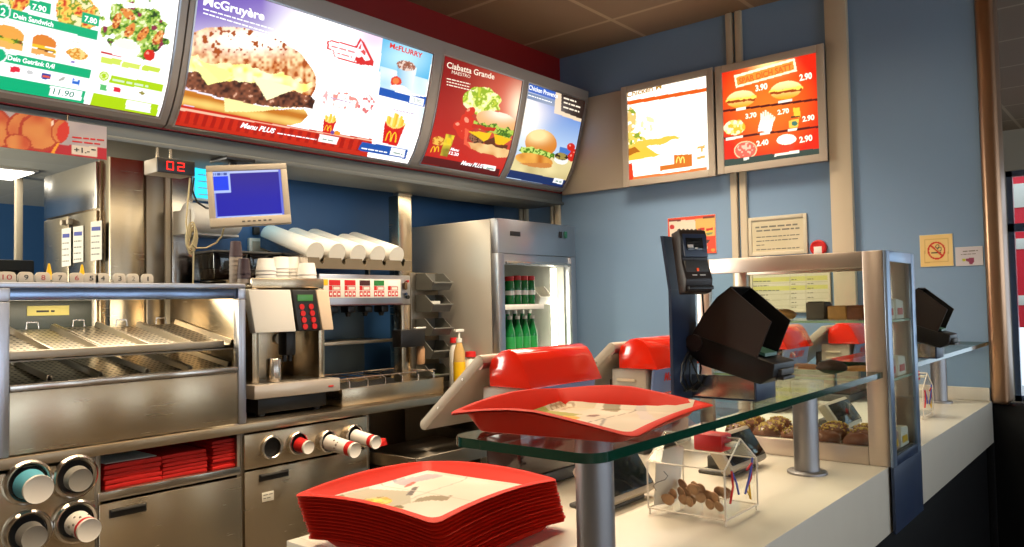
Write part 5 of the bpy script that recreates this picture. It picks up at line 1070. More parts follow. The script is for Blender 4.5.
# ------------------------------------------------------------------ trays
def tray_geo(W, L, H=.021, arch=.010, front=1.0):
    g = G(); n = 8; hw, hl = W/2, L/2
    def loop(i, z, r, a=0):
        P = []
        for sx, sy, a0 in ((1, 1, 0), (-1, 1, 90), (-1, -1, 180), (1, -1, 270)):
            ox, oy = sx*(hw-i-r), sy*(hl-i-r)
            for k in range(n+1): P.append((ox+r*math.cos(R(a0+90*k/n)), oy+r*math.sin(R(a0+90*k/n))))
        out = []
        for p, q in zip(P, P[1:]+P[:1]):
            m_ = 6 if math.hypot(q[0]-p[0], q[1]-p[1]) > .06 else 1
            for j in range(m_): x, y = p[0]+(q[0]-p[0])*j/m_, p[1]+(q[1]-p[1])*j/m_; out.append((x, y))
        fk = lambda y: front+(1-front)*min(1, max(0, (y/hl+1)/1.1))
        return [(x, y, (z if z < .006 else .005+(z-.005)*fk(y))+a*fk(y)*(1-(abs(x)/hw)**2*(abs(y)/hl)**2*1.25)) for x, y in out]
    def bridge(*ls):
        N = min(len(l) for l in ls); vs = [v for l in ls for v in l]; fs = []
        for k in range(len(ls)-1):
            o1, o2 = sum(len(l) for l in ls[:k]), sum(len(l) for l in ls[:k+1])
            for i in range(N): fs.append((o1+i, o1+(i+1) % N, o2+(i+1) % N, o2+i))
        fs.append(tuple(range(N))); return vs, fs
    top = [loop(.036, .0022, .014), loop(.030, .005, .016), loop(.016, H-.005, .018, arch), loop(.0115, H, .018, arch), loop(.002, H, .018, arch), loop(0, H-.001, .018, arch)]
    bot = [loop(.0375, 0, .014), loop(.0315, .0022, .016), loop(.0176, H-.0065, .018, arch), loop(.0123, H-.0022, .018, arch), loop(.0022, H-.0035, .018, arch), loop(0, H-.0035, .018, arch)]
    v, f = bridge(*top); g.raw(v, f); v, f = bridge(*bot); g.raw(v, f); bmesh.ops.remove_doubles(g.bm, verts=g.bm.verts, dist=1e-6)
    return g
def liner(root, W, L, H, name='tray_liner', seed=0, z=.0026):
    """printed paper sheet lying in the tray (a thing of its own)"""
    hw, hl = W/2-.045, L/2-.045
    class S:
        A = 0
        def f(s, a, h, off=0):
            w = .0012*math.sin(a*34+1)*math.cos(h*27)+.0012
            e = max(0, abs(a)/hw-.9)*.02*(1 if math.sin(h*30) > -.2 else .3)
            return Vector((a, h, z+w+e+off))
    p = Paint(S(), -hw, hw, -hl, hl, .005, 0, px=False); A, Hh = p.A/hw, p.H/hl
    p.U, p.V = A*50, Hh*50; U, V = p.U, p.V
    p.mix(U > -99, (206, 200, 186), (232, 228, 216), p.n(22, seed)); p.fill((U < -18) & (V > 8-.2*U*0) & (V < 50), (190, 186, 176))
    return p
tc = Vector((1.008, 1.045, .9503))
def tray_mesh(W, L, nm):
    return tray_geo(W, L).done(nm, TRAYRED, local=True)
TW, TL, NT, PITCH = .350, .338, 13, .0066
base = None
for k in range(NT):
    loc = (tc.x+.028-.0023*k+rnd.uniform(-.0012, .0012), tc.y+rnd.uniform(-.0015, .0015), tc.z+PITCH*k)
    if base is None: o = base = tray_mesh(TW, TL, 'serving_tray')
    else: o = base.copy(); COL.objects.link(o)
    o.location = loc; o.rotation_euler = (0, 0, R(3.5)+rnd.uniform(-.004, .004))
    tag(o, 'red serving tray in the nested stack on the counter, %s' % ('lowest' if k == 0 else ['', 'second', 'third', 'fourth', 'fifth', 'sixth', 'seventh', 'eighth', 'ninth', 'tenth', 'eleventh', 'twelfth', 'thirteenth'][NT-1-k]+' from the top') if k < NT-1 else 'red serving tray with printed paper on top of the nested stack at the front', 'tray', 'red trays nested in the stack')
topt = o
def place_liner(label, loc, rz, W, L, art, dx=0, climb=0, climby=0):
    """printed sheet in a tray; with climb it rides up the tray wall on its right side"""
    hw, hl = W/2-.032, L/2-.032
    class S2:
        def f(s, a, h, off=0):
            w = .0008*(1+math.sin(a*34+1)*math.cos(h*27)); e = max(0, a-(W/2-.037), h-(L/2-.037)); return Vector((a, h, w+.0002+e*.8+off))
    t = thing('tray_liner', label, 'paper sheet', loc, rz)
    p = Paint(S2(), -hw+dx, hw+climb, -hl, hl+climby, .0035, 0, px=False); p.U, p.V = (p.A-(dx+climb)/2)/(hw+(climb-dx)/2)*50, (p.H-climby/2)/(hl+climby/2)*50
    art(p); W_ = p.W; p.W = [mtx(t) @ w for w in W_]; p.done('sheet', PRINT, t); return t
def art_top(p):
    U, V = p.U, p.V; p.mix(U > -99, (208, 200, 184), (230, 224, 212), p.n(26, 2)); p.fill(p.pm([(-50, 50), (-8, 50), (2, 20), (-20, -2), (-50, 6)]), (176, 172, 150)); p.fill(p.pm([(-50, 18), (-34, 40), (-30, 50), (-50, 50)]), (120, 110, 50)); food_c(p, -32, 18, 14, 10, 20, [(236, 160, 40), (250, 206, 80), (216, 190, 120), (150, 120, 40)], 5); food_c(p, -40, -2, 12, 9, 0, [(150, 140, 80), (196, 180, 110), (110, 96, 50)], 5); p.fill(p.pm([(-6, 10), (14, 24), (12, 27), (-8, 14)]), (90, 84, 80)); p.fill(p.pm([(-18, -2), (-2, -18), (8, -12), (-6, 2)], 6, 9), (140, 128, 100)); p.fill(p.pm([(10, 36), (46, 30), (48, 46), (14, 50)], 4, 9), (168, 164, 170)); p.fill(p.em(16, 34, 8, 2, 20), (196, 84, 60)); p.fill(np.abs(V-6-.1*U) < .7, (180, 172, 160)); p.fill(np.abs(U-4) < .6, (190, 182, 168))
def food_c(p, cx, cy, rx, ry, rot, cols, sc): 
    m_ = p.em(cx, cy, rx, ry, rot, .6, 8); t_ = p.n(sc, 4); p.fill(m_, cols[0])
    for i, c in enumerate(cols[1:]): p.fill(m_ & (t_ > .4+.18*i), c)
place_liner('printed paper sheet lying in the top tray of the stack', topt.location+Vector((0, 0, .0030)), R(3.5), TW, TL, art_top)
W2, L2 = .350, .298
g2 = tray_geo(W2, L2, .032, .011, .45); o = g2.done('serving_tray', TRAYRED, local=True); o.location = (at(589, 411, Z=GZ+.02).x, at(589, 411, Z=GZ+.02).y, GZ+.0005); o.rotation_euler = (0, 0, R(8.5)); tag(o, 'single red serving tray with printed paper, lying on the glass shelf', 'tray')
def art_glass(p):
    U, V = p.U, p.V; p.mix(U > -99, (206, 196, 174), (232, 224, 206), p.n(24, 5)); p.fill(p.pm([(-50, 50), (-8, 50), (-4, 20), (-22, 10), (-50, 14)]), (196, 190, 150)); p.fill(p.pm([(-12, 50), (18, 50), (10, 14), (-10, 16)]), (158, 160, 60)); p.fill(p.pm([(-26, 50), (-12, 50), (-14, 36), (-28, 36)]), (228, 208, 180)); food_c(p, -12, 16, 14, 10, 10, [(240, 170, 50), (250, 200, 80), (226, 130, 40)], 6); food_c(p, -28, 6, 12, 7, 0, [(240, 200, 120), (246, 160, 50)], 6); p.fill(p.em(6, 4, 6, 4), (120, 84, 70)); p.fill(p.pm([(12, 50), (50, 50), (50, 18), (24, 22)]), (204, 192, 160)); p.fill(p.pm([(30, -2), (50, 2), (50, 14), (34, 12)]), (150, 140, 110))
    for k in range(3): p.fill(np.abs(np.hypot(U-24-7*k, V-40)-5) < .8, (150, 120, 80))
    p.fill(np.abs(V+8+.1*U) < .6, (150, 140, 124)); p.fill(p.pm([(4, -30), (44, -10), (46, -16), (6, -40)], 2), (214, 206, 200)); p.fill(p.pm([(-40, -20), (-4, -8), (-4, -10), (-40, -22)]), (150, 146, 140))
place_liner('printed paper sheet lying in the tray on the glass shelf', o.location+Vector((0, 0, .0030)), R(8.5), W2, L2, art_glass, .055, .020, .016)
# ------------------------------------------------------------------ tills
BLUELAB = mat('blue_grey_label', (108, 128, 170), .4)
def make_till():
    """local frame: left front bottom corner of the hood above (0,0), counter top at z=0"""
    t = thing('till', '', 'till', (0, 0, 0), 0, 'tills along the counter')
    w = .285
    pr = [(0, .238), (.012, .262), (.030, .300), (.044, .318), (.064, .326), (.090, .322), (.118, .304), (.128, .285), (.128, .238)]
    g = G(); g.prism([(0, *p) for p in pr], (w, 0, 0), .005); g.done('hood', HOODRED, t, local=True)
    g = G(); g.box(.012, w-.012, .046, .16, .145, .237, .006); g.done('body', GREYP, t, local=True)
    g = G(); g.box(.016, w-.016, .05, .155, .03, .1445, .004); g.done('lower_body', mat('glossy_dark_casing', (52, 34, 32), .12, coat=.6) if 'glossy_dark_casing' not in bpy.data.materials else bpy.data.materials['glossy_dark_casing'], t, local=True)
    g = G(); g.box(.0, w, .05, .19, 0, .0295, .005); g.done('foot', GREYD, t, local=True)
    g = G(); g.prism([(.012, .018, .236), (w-.008, .018, .236), (w+.002, .036, .150), (.024, .036, .150)], (0, .008, 0), .002); lb_ = g.done('label_panel', BLUELAB, t, local=True)
    LFm = Flat((0, .0168, .236), (1, 0, 0), (0, .018, -.086)); LFm.B = -LFm.B; LFm.N = LFm.A.cross(LFm.B)
    vs, fs, w_ = glyphs('McFLURRY', .02); k = .15/w_; g = G(); g.raw([LFm.f(.075+x*k, -.036+y*k*1.1, .001) for x, y in vs], fs); g.done('lettering', REDM, lb_, local=True, recalc=False)
    for z in (.20, .175): g = G(); g.box(.006, .0115, .080, .140, z, z+.009, .002); g.done('vent', CREAM, t, local=True)
    g = G(); g.cyl((-.02, .14, .292), (.05, .14, .292), .014); g.cyl((w-.05, .14, .292), (w-.02, .14, .292), .014); g.done('hinge', mat('hinge_metal', (150, 110, 100), .3, .8) if 'hinge_metal' not in bpy.data.materials else bpy.data.materials['hinge_metal'], t, local=True)
    # operator screen sloping down behind the hood
    a, b = Vector((0, .128, .308)), Vector((0, .335, .128)); d = (b-a).normalized(); n = Vector((0, -d.z, d.y))*-1; th = .026
    if n.y > 0: n = -n
    def ends(x, r):
        P = []
        for k in range(7): an = math.pi/2-math.pi*k/6; 
        return P
    x0, x1 = -.022, w-.01
    L_ = (b-a).length; Ml = Matrix((( 1, 0, 0), (0, d.y, -n.y), (0, d.z, -n.z))).to_4x4(); Ml.translation = a
    pts = []
    for cx, a0 in ((th/2, 90), (L_-th/2, -90)):
        for k in range(9): an = R(a0+180*k/8); pts.append((x0, cx+th/2*math.cos(an), th/2*math.sin(an)))
    g = G(); g.prism(pts, (x1-x0, 0, 0), .002, M=Ml); s_ = g.done('operator_screen', GREYP, t, local=True)
    g = G(); g.box(x0+.02, x1-.02, .025, L_-.025, th/2-.001, th/2+.0015, .001, M=Ml); g.done('screen_glass', SCREEN, s_, local=True)
    g = G(); g.box(.06, w-.06, .161, .20, .10, .20, .005); g.done('screen_arm', GREYD, t, local=True)
    for k in (.3, .7):
        g = G(); g.cyl((x0-.0012, a.y+d.y*L_*k, a.z+d.z*L_*k), (x0+.002, a.y+d.y*L_*k, a.z+d.z*L_*k), .003, n=10); g.done('screw', STEELB, s_, local=True)
    return t
TILLZ = .9503
def hoodpos(u, v, Y): p_ = at(u, v, Y=Y); return p_
till = make_till()
L1 = at(532, 382, Y=1.085); till.location = (L1.x, 1.085, TILLZ); till['label'] = 'till with glossy red hood nearest the camera, behind the glass shelf'
L2_ = at(658, 365, Y=1.085); dup(till, (L2_.x, 1.085, TILLZ), 'red-hooded till second from the camera, left of the card reader stand')
L3 = at(788, 349, Y=1.085); dup(till, (L3.x, 1.085, TILLZ), 'red-hooded till third from the camera, seen through the display case')
dup(till, (3.335, .955, TILLZ), 'red-hooded till nearest the blue wall, seen at the right of the display case')
# customer displays
def make_display():
    t = thing('customer_display', '', 'display', (0, 0, 0), 0, 'customer displays under the glass shelves')
    M = Matrix.Translation((0, 0, .014)) @ Matrix.Rotation(R(-34), 4, 'X'); w, h = .22, .105
    g = G(); g.box(0, w, 0, .030, .008, h, .008, M=M); g.done('housing', GREYP, t, local=True)
    g = G(); g.box(.014, w-.010, -.003, .0005, .020, h-.012, .003, M=M); g.done('screen', SCREEN, t, local=True)
    g = G(); g.box(.06, w-.06, .045, .10, 0.0008, .04, .004); g.box(.03, w-.03, .02, .11, 0, .009, .003); g.done('stand', GREYD, t, local=True)
    return t
dsp = make_display(); dsp.location = (at(654, 489, Y=.885).x-.22, .87, .9503); dsp['label'] = 'grey customer display with dark screen on the counter, behind the nearest steel post'
p2 = at(757, 440, Y=.835); dup(dsp, (p2.x-.22, .80, .9503), 'grey customer display behind the clear donation box')
p3 = at(857, 405, Y=.80); dup(dsp, (p3.x-.22, .775, .9503), 'grey customer display seen through the display case, beside the steel stile')
# ------------------------------------------------------------------ card terminal
A_, B_, D_ = at(757, 402, Z=GZ), at(690, 393, Z=GZ), at(776, 398, Z=GZ)
XA = A_.x; zt = at(757, 377, X=XA).z
ct = thing('card_terminal', 'black hooded card terminal with upright reader on a navy stand, on the near glass shelf', 'card terminal', (XA, A_.y, GZ), 0, 'card terminals on the glass shelves')
XD = at(776, 398, Y=A_.y).x
yb = at(692, 390, X=XA).y
g = G(); g.box(XA, XD, A_.y, A_.y+.004, GZ+.0001, zt, .001); g.box(XA, XD, A_.y+.0041, yb, GZ+.0001, GZ+.0034, .001); g.done('stand', NAVY, ct)
g = G(); g.box(XA, XA+.004, A_.y+.0045, yb, GZ+.0038, zt, .001); g.done('stand_side', STEELB, ct)
xl, xr = at(673, 350, Y=yb).x, at(697, 350, Y=yb).x
zk = at(685, 290, Y=yb).z; ztop = at(666, 236, Y=yb+.01).z
g = G(); g.prism([(xl, yb+.0005, GZ+.0001), (xr, yb+.0005, GZ+.0001), (xr, yb+.0005, zk), (xl, yb+.0005, zk)], (0, .006, 0)); g.prism([(xl, yb+.0005, zk+.0002), (xr, yb+.0005, zk+.0002), (xr-.01, yb+.012, ztop), (xl-.005, yb+.012, ztop)], (0, .006, 0)); g.box(xl-.015, xr+.015, yb+.0005, yb+.05, GZ+.0001, GZ+.0004); g.done('back_plate', NAVY, ct)
# upright reader
RC = at(692.5, 262, Y=yb-.034); RM = Matrix.Translation(RC) @ Matrix.Rotation(R(-30), 4, 'Z') @ Matrix.Rotation(R(-11), 4, 'X') @ Matrix.Scale(.76, 4)
rw, rh, rd = .078, .158, .042
g = G(); sd = [(rd/2, -rh/2), (-rd/2+.012, -rh/2), (-rd/2, -rh/2+.03), (-rd/2+.010, 0), (-rd/2, rh/2-.02), (-rd/2+.004, rh/2), (rd/2, rh/2)]
g.prism([(-rw/2, *p) for p in sd], (rw, 0, 0), .004, M=RM); rd_ = g.done('reader', BROWNBLK, ct)
RF = Flat(RM @ Vector((0, -rd/2+.0035, 0)), RM.to_3x3() @ Vector((1, 0, 0)), RM.to_3x3() @ Vector((0, .0, 1)))
def rbox(x0, x1, y0, y1, z0, z1, nm, m_, b=.001): g = G(); g.box(x0, x1, y0, y1, z0, z1, b, M=RM); return g.done(nm, m_, rd_)
rbox(-rw/2+.006, rw/2-.006, -rd/2-.001, -rd/2+.010, .008, rh/2-.012, 'screen_surround', NAVY, .002); rbox(-.026, .022, -rd/2-.003, -rd/2-.0008, .024, .056, 'screen', SCREEN); rbox(-.024, -.008, -rd/2-.0042, -rd/2-.0031, .030, .038, 'bright_readout', WHITEINK, .0004); rbox(-.004, .004, -rd/2-.0042, -rd/2-.0031, .027, .031, 'bright_readout', WHITEINK, .0004)
rbox(-rw/2+.006, rw/2-.006, -rd/2+.004, -rd/2+.014, -.052, .0, 'keypad', GREYD, .002); rbox(-.003, .003, -rd/2+.001, -rd/2+.0035, -.028, -.020, 'red_lamp', mat('orange_lamp', (230, 80, 30), .4, emit=(230, 80, 30), es=.6))
rbox(-.018, -.004, -rd/2+.002, -rd/2+.0035, -.042, -.036, 'key', WHITEINK, .0004); rbox(.004, .020, -rd/2+.002, -rd/2+.0035, -.042, -.036, 'key', WHITEINK, .0004); rbox(-rw/2+.004, rw/2-.004, -rd/2-.004, -rd/2+.008, -rh/2+.004, -rh/2+.014, 'card_slot', BLK, .002)
g = G()
for k in range(6): g.ball(RM @ Vector((-.03+k*.012, -.006, rh/2)), .004, n=8)
g.done('ridge', BROWNBLK, rd_)
# privacy hood and terminal
XH = XA-.009
def hp(u, v, X=XH): return at(u, v, X=X)
top1 = hp(731, 288); XR = at(752, 287.5, Y=top1.y).x
wallL = [hp(*q) for q in ((690, 340), (703, 317), (717, 299), (731, 288), (771, 322), (757, 358), (720, 349))]
wallR = [Vector((XR, p.y, p.z)) for p in wallL]
g = G(); g.prism(wallL, (.004, 0, 0)); g.done('hood_side', BROWNBLK, ct)
g = G(); g.prism(wallR, (-.004, 0, 0)); g.done('hood_side', BLK, ct)
g = G()
for i in range(3): p, q = wallL[i], wallL[i+1]; nrm = Vector((0, q.z-p.z, -(q.y-p.y))).normalized()*.004; g.prism([(XH+.0041, p.y, p.z), (XH+.0041, q.y, q.z), (XH+.0041, q.y+nrm.y, q.z+nrm.z), (XH+.0041, p.y+nrm.y, p.z+nrm.z)], (XR-XH-.0082, 0, 0))
g.done('hood_roof', BLK, ct)
term = [hp(*q, XH-.003) for q in ((688, 336), (697, 335), (757, 358), (775, 364), (773, 378), (760, 385), (700, 365), (689, 354))]
g = G(); g.prism(term, (XR-XH+.006, 0, 0), .004); tm_ = g.done('terminal_body', BLK, ct)
pv = hp(694, 343, XH-.006); g = G(); g.cyl((XH-.009, pv.y, pv.z), (XR+.009, pv.y, pv.z), .0165); g.done('pivot', BROWNBLK, ct)
g = G(); k0, k1 = hp(742, 350, XH+.015), hp(764, 358, XH+.015)
g.prism([(XH+.02, k0.y, k0.z+.002), (XH+.02, k1.y, k1.z+.002), (XH+.02, k1.y, k1.z+.008), (XH+.02, k0.y, k0.z+.008)], (XR-XH-.04, 0, 0)); g.done('keypad', mat('green_grey_keys', (70, 110, 92), .4), tm_)
q = hp(768, 372, XH-.003); g = G(); yy = q.y-.012; g.box(XH+.018, XR-.018, yy-.006, yy+.01, q.z-.008, q.z+.004, .002); g.box(XH+.02, XR-.022, yy-.008, yy+.008, q.z-.016, q.z-.010, .001); g.done('front_plate', GREYD, tm_)
g = G(); g.box(XH+.03, XR-.03, pv.y-.004, yb+.0003, pv.z-.014, pv.z+.012, .003); g.done('pivot_arm', BLK, ct)
g = G()
for k, pth in enumerate(([(692, 350), (687, 360), (684, 374), (688, 388), (696, 392)], [(695, 352), (690, 364), (690, 380), (694, 390), (700, 388)], [(698, 356), (701, 368), (699, 380), (692, 388), (684, 391)], [(688, 352), (682, 366), (681, 382), (687, 391)], [(690, 358), (696, 372), (701, 384), (696, 391)])):
    P_ = [at(u, v, Y=yb-.004-.004*k) for u, v in pth]; q_ = []
    for a, b in zip(P_, P_[1:]): q_ += [a.lerp(b, i/3) for i in range(3)]
    g.tube(q_+[P_[-1]], .0019, 6)
g.tube([Vector((xr+.004, yb-.012, zk+.01)), Vector((xr+.006, yb-.014, zk-.05)), Vector((xr-.002, yb-.01, pv.z-.02))], .002)
g.done('cable_bundle', BLK, ct)
off = at(946, 340, Y=.80); ref = at(766, 372, X=XH)
c2 = dup(ct, ct.location, 'black hooded card terminal by the no-smoking sign, on the far glass shelf')
tgt = at(944, 338, X=2.62); c2.location = (ct.location.x+tgt.x-ref.x, ct.location.y+tgt.y-ref.y, GZ); print('T2', c2.location, tgt, ref)
# ------------------------------------------------------------------ donation boxes
def make_donation():
    t = thing('donation_box', '', 'donation box', (0, 0, 0), 0, 'clear house-shaped donation boxes'); w, L, e, r = .152, .165, .105, .155; th = .003
    def wall(pts, vec, nm='acrylic_wall', m_=ACRYL): g = G(); g.prism(pts, vec); return g.done(nm, m_, t, local=True)
    z0 = .012
    for y, s_ in ((0, 1), (L-th, 1)): wall([(0, y, z0), (w, y, z0), (w, y, e), (w/2, y, r), (0, y, e)], (0, th, 0))
    wall([(0, th, z0), (0, L-th, z0), (0, L-th, e), (0, th, e)], (th, 0, 0)); wall([(w-th, th, z0), (w-th, L-th, z0), (w-th, L-th, e), (w-th, th, e)], (th, 0, 0))
    wall([(th, th, z0), (w-th, th, z0), (w-th, L-th, z0), (th, L-th, z0)], (0, 0, th), 'floor_plate')
    wall([(0, th, e+.0002), (0, L-th, e+.0002), (w/2, L-th, r), (w/2, th, r)], (0, 0, th), 'roof_pane'); wall([(w, th, e+.0002), (w, L-th, e+.0002), (w/2, L-th, r), (w/2, th, r)], (0, 0, th), 'roof_pane')
    EM = bpy.data.materials.get('frosted_acrylic_edge') or mat('frosted_acrylic_edge', (226, 216, 200), .35)
    g = G()
    for y in (-.0006, L+.0006):
        pl = [(0, y, z0), (w, y, z0), (w, y, e), (w/2, y, r), (0, y, e), (0, y, z0)]
        for p, q in zip(pl, pl[1:]): g.tube([p, q], .0017, 6)
    for x, z in ((0, z0), (w, z0), (0, e), (w, e), (w/2, r)): g.tube([(x, 0, z), (x, L, z)], .0017, 6)
    for x in (.002, w-.002):
        for y in (.002, L-.002): g.tube([(x, y, 0), (x, y, z0)], .002, 6)
    g.done('glued_edge', EM, t, local=True)
    return t
donL, donR = at(727, 527, Z=.9503), at(655, 515, Z=.9503)
db = make_donation(); db.location = (1.402, .655, .9503); db['label'] = 'clear house-shaped donation box with coins and red lid on the counter'
g = G(); g.box(1.402+.052, 1.402+.100, .682, .744, 1.078, 1.112, .005); g.done('red_lid', REDM, db)
g = G(); g.box(1.402+.06, 1.402+.092, .662, .680, 1.090, 1.096, .001); g.done('coin_slot', PAPER, db)
DFm = Flat((0, .6535, 0), (1, 0, 0), (0, 0, 1)); sq = lambda x, z: (1.402+x, .9503+z)
for k, (m_, pth) in enumerate(((REDM, [(.02, .04), (.035, .07), (.03, .10)]), (mat('blue_print', (70, 80, 170), .5), [(.03, .10), (.05, .075), (.06, .05)]), (YELLOW, [(.10, .05), (.115, .03), (.11, .06)]), (REDM, [(.10, .09), (.125, .10), (.12, .07), (.105, .06)]), (bpy.data.materials['blue_print'], [(.09, .045), (.12, .085), (.13, .11)]))):
    g = G(); g.tube([(1.402+x, .6535, .9503+z) for x, z in pth], .0022, 6); g.done('painted_squiggle', m_, db)
g = G(); g.tube([(1.4005, .80-.004*k+.012*math.sin(k*1.3), 1.0+.008*k) for k in range(6)], .001, 5); g.done('painted_squiggle', GREYINK, db)
g = G(); vs = []; nn = 12
for i in range(nn+1):
    a = i/nn; vs += [(1.412+.085*a, .812-.02*math.sin(a*2.6), .9663), (1.410+.07*a+.01, .808-.03*math.sin(a*2.2), 1.07+.012*math.sin(a*3))]
for i in range(nn+1): x, y, z = vs[2*i]; 
fr = [(x, y, z) for x, y, z in vs]; bk = [(x, y+.0012, z) for x, y, z in vs]
g.raw(fr+bk, [(2*i, 2*i+2, 2*i+3, 2*i+1) for i in range(nn)]+[(2*nn+2+2*i, 2*nn+2+2*i+1, 2*nn+2+2*i+3, 2*nn+2+2*i+2) for i in range(nn)])
tag(g.done('folded_leaflet', PAPER), 'white curled paper leaflet standing in the clear donation box behind the coins', 'leaflet')
for k in range(26):
    x = 1.402+.02+rnd.uniform(0, .03)+.0; y = .672+.0053*k; row = rnd.choice((0, 0, 1, 1, 2)) if k not in (3, 11, 19) else 2; z = .9503+.0155+.0125+row*.0125+rnd.uniform(0, .002)-.0005
    o = thing('coin', 'worn copper coin in the pile inside the clear donation box', 'coin', (x+.004*row, y, z), 0, 'coins in the donation box')
    M = Matrix.Translation((x+.004*row, y, z)) @ Matrix.Rotation(rnd.uniform(-.5, .3), 4, 'Z') @ Matrix.Rotation(R(90-rnd.uniform(8, 25)), 4, 'Y'); r_ = rnd.choice((.0105, .0115, .0125))
    g = G(); g.lathe([(0, -.0011), (r_*.8, -.0011), (r_*.84, -.0006), (r_*.9, -.0006), (r_*.92, -.0012), (r_, -.0009), (r_, .0009), (r_*.92, .0012), (r_*.9, .0006), (0, .0006)], (0, 0, 0), n=22, M=M); g.done('disc', COIN, o)
pp = at(908, 415, Z=.9503); d2 = dup(db, (3.00, .66, .9503), 'clear house-shaped donation box on the counter beyond the display case')
# ------------------------------------------------------------------ display case
XL, XRr, YF_, YBk, ZT = 2.125, 2.412, .543, 1.062, 1.497
t = thing('display_case', 'steel framed glass display case of pastries standing on the counter', 'display case', ((XL+XRr)/2, .8, .9503))
CASEST = brushed('case_steel', (216, 202, 192), .34); FRT = mat('pale_blue_anodised', (150, 170, 196), .3, .7)
g = G(); g.box(XL, XL+.02, YF_+.004, .597, .9505, ZT, .002); g.done('side_stile', CASEST, t)
g = G(); g.box(XL, XL+.02, 1.022, YBk, .9505, ZT, .002); g.done('side_stile', CASEST, t)
g = G(); g.box(XL, XL+.02, .5975, 1.0215, ZT-.042, ZT, .002); g.done('top_rail', CASEST, t)
g = G(); g.box(XL, XL+.02, .5975, 1.0215, .9505, .996, .002); g.done('bottom_rail', CASEST, t)
g = G(); g.box(XRr-.02, XRr, YF_+.004, .597, .9505, ZT, .002); g.box(XRr-.02, XRr, 1.022, YBk, .9505, ZT, .002); g.box(XRr-.02, XRr, .5975, 1.0215, ZT-.042, ZT, .002); g.box(XRr-.02, XRr, .5975, 1.0215, .9505, .996, .002); g.done('side_frame', CASEST, t)
g = G(); g.box(XL+.0205, XRr-.0205, .5, .51, 0, .01) if False else g.box(XL+.0205, XRr-.0205, YF_+.01, YBk, ZT-.012, ZT-.001, .002); g.done('roof', CASEST, t)
g = G(); g.box(XL+.0205, XRr-.0205, YF_+.006, YBk-.002, .9508, .962, .002); g.box(XL+.035, XRr-.035, .55, .585, .9621, .9763); g.done('floor', STEELD, t)
g = G(); f0 = .034
g.box(XL+.0005, XL+f0, YF_-.004, YF_+.0035, .9505, ZT, .001); g.box(XRr-f0, XRr-.0005, YF_-.004, YF_+.0035, .9505, ZT, .001); g.box(XL+f0+.0005, XRr-f0-.0005, YF_-.004, YF_+.0035, ZT-.028, ZT, .001); g.done('front_frame', FRT, t)
g = G(); g.box(XL+.0005, XRr-.0005, YF_-.004, YF_+.0035, .786, .950, .001); g.box(XL+f0+.0005, XRr-f0-.0005, YF_-.004, YF_+.0035, .9505, .975, .001); g.done('lower_panel', NAVY, t)
for xx in (XL+.008, XRr-.012): g = G(); g.box(xx, xx+.004, .598, 1.021, .9965, ZT-.0425); g.done('side_pane', GLASS, t)
g = G(); g.box(XL+f0+.0005, XRr-f0-.0005, YF_-.001, YF_+.002, .9755, ZT-.0285); g.done('front_pane', GLASS, t)
SZ1, SZ2 = 1.318, at(832, 374.5, X=2.24).z
for z in (SZ1, SZ2):
    g = G(); g.box(XL+.021, XRr-.021, .549, 1.04, z-.006, z); s_ = g.done('shelf', GLASS, t)
    g = G(); g.box(XL+.0205, XL+.0209, .549, 1.04, z-.006, z); g.box(XL+.021, XRr-.021, .5485, .5489, z-.006, z); g.done('shelf_edge', mat('pale_green_edge', (150, 176, 140), .2) if z == SZ1 else bpy.data.materials['pale_green_edge'], s_)
def lump(name, label, cat, c, sc, m_, group, paper=True, jit=.08, sprinkle=None, boxy=False):
    o = thing(name, label, cat, c, 0, group); c = Vector(c)
    zb = 0
    if paper: g = G(); g.lathe([(sc[0]*.7, 0), (sc[0]*.95, .012), (sc[0]*.92, .012), (sc[0]*.66, .002), (0, .002)], c, n=18); g.done('paper_case', CUPW, o); zb = .0025
    g = G()
    if boxy:
        g.box(c.x-sc[0], c.x+sc[0], c.y-sc[1], c.y+sc[1], c.z+zb, c.z+zb+sc[2]*1.9, .006, seg=3)
        for v in g.bm.verts: v.co += Vector((rnd.uniform(-.0015, .0015), rnd.uniform(-.0015, .0015), rnd.uniform(-.002, .002) if v.co.z > c.z+.006 else 0))
    else:
        g.ball((c.x, c.y, c.z+zb+sc[2]*.9), 1, (sc[0], sc[1], sc[2]), n=16, jit=jit)
    for v in g.bm.verts: v.co.z = max(v.co.z, c.z+zb)
    g.done('cake', m_, o)
    if sprinkle:
        g = G()
        for k in range(46):
            a, b = rnd.uniform(0, 6.28), rnd.uniform(0, 1.1); p_ = Vector((sc[0]*math.sin(b)*math.cos(a), sc[1]*math.sin(b)*math.sin(a), sc[2]*math.cos(b)))*1.04; g.ball((c.x+p_.x, c.y+p_.y, c.z+zb+sc[2]*.9+p_.z), rnd.uniform(.002, .004), n=6)
        g.done('sprinkles', sprinkle, o, kind='stuff')
    return o
CHOC = mat('chocolate_cake', (58, 34, 24), .6, noise=.4, nscale=60, bump=.5); TANC = mat('tan_pastry', (206, 146, 76), .6, noise=.3, nscale=50, bump=.4); DONUT = mat('brown_donut', (118, 62, 30), .5, noise=.25, nscale=40, bump=.3); SPR = mat('yellow_nut_sprinkles', (206, 170, 84), .6); GREYC = mat('grey_brown_cake', (92, 78, 62), .65, noise=.3, nscale=60, bump=.4)
xs = 2.235
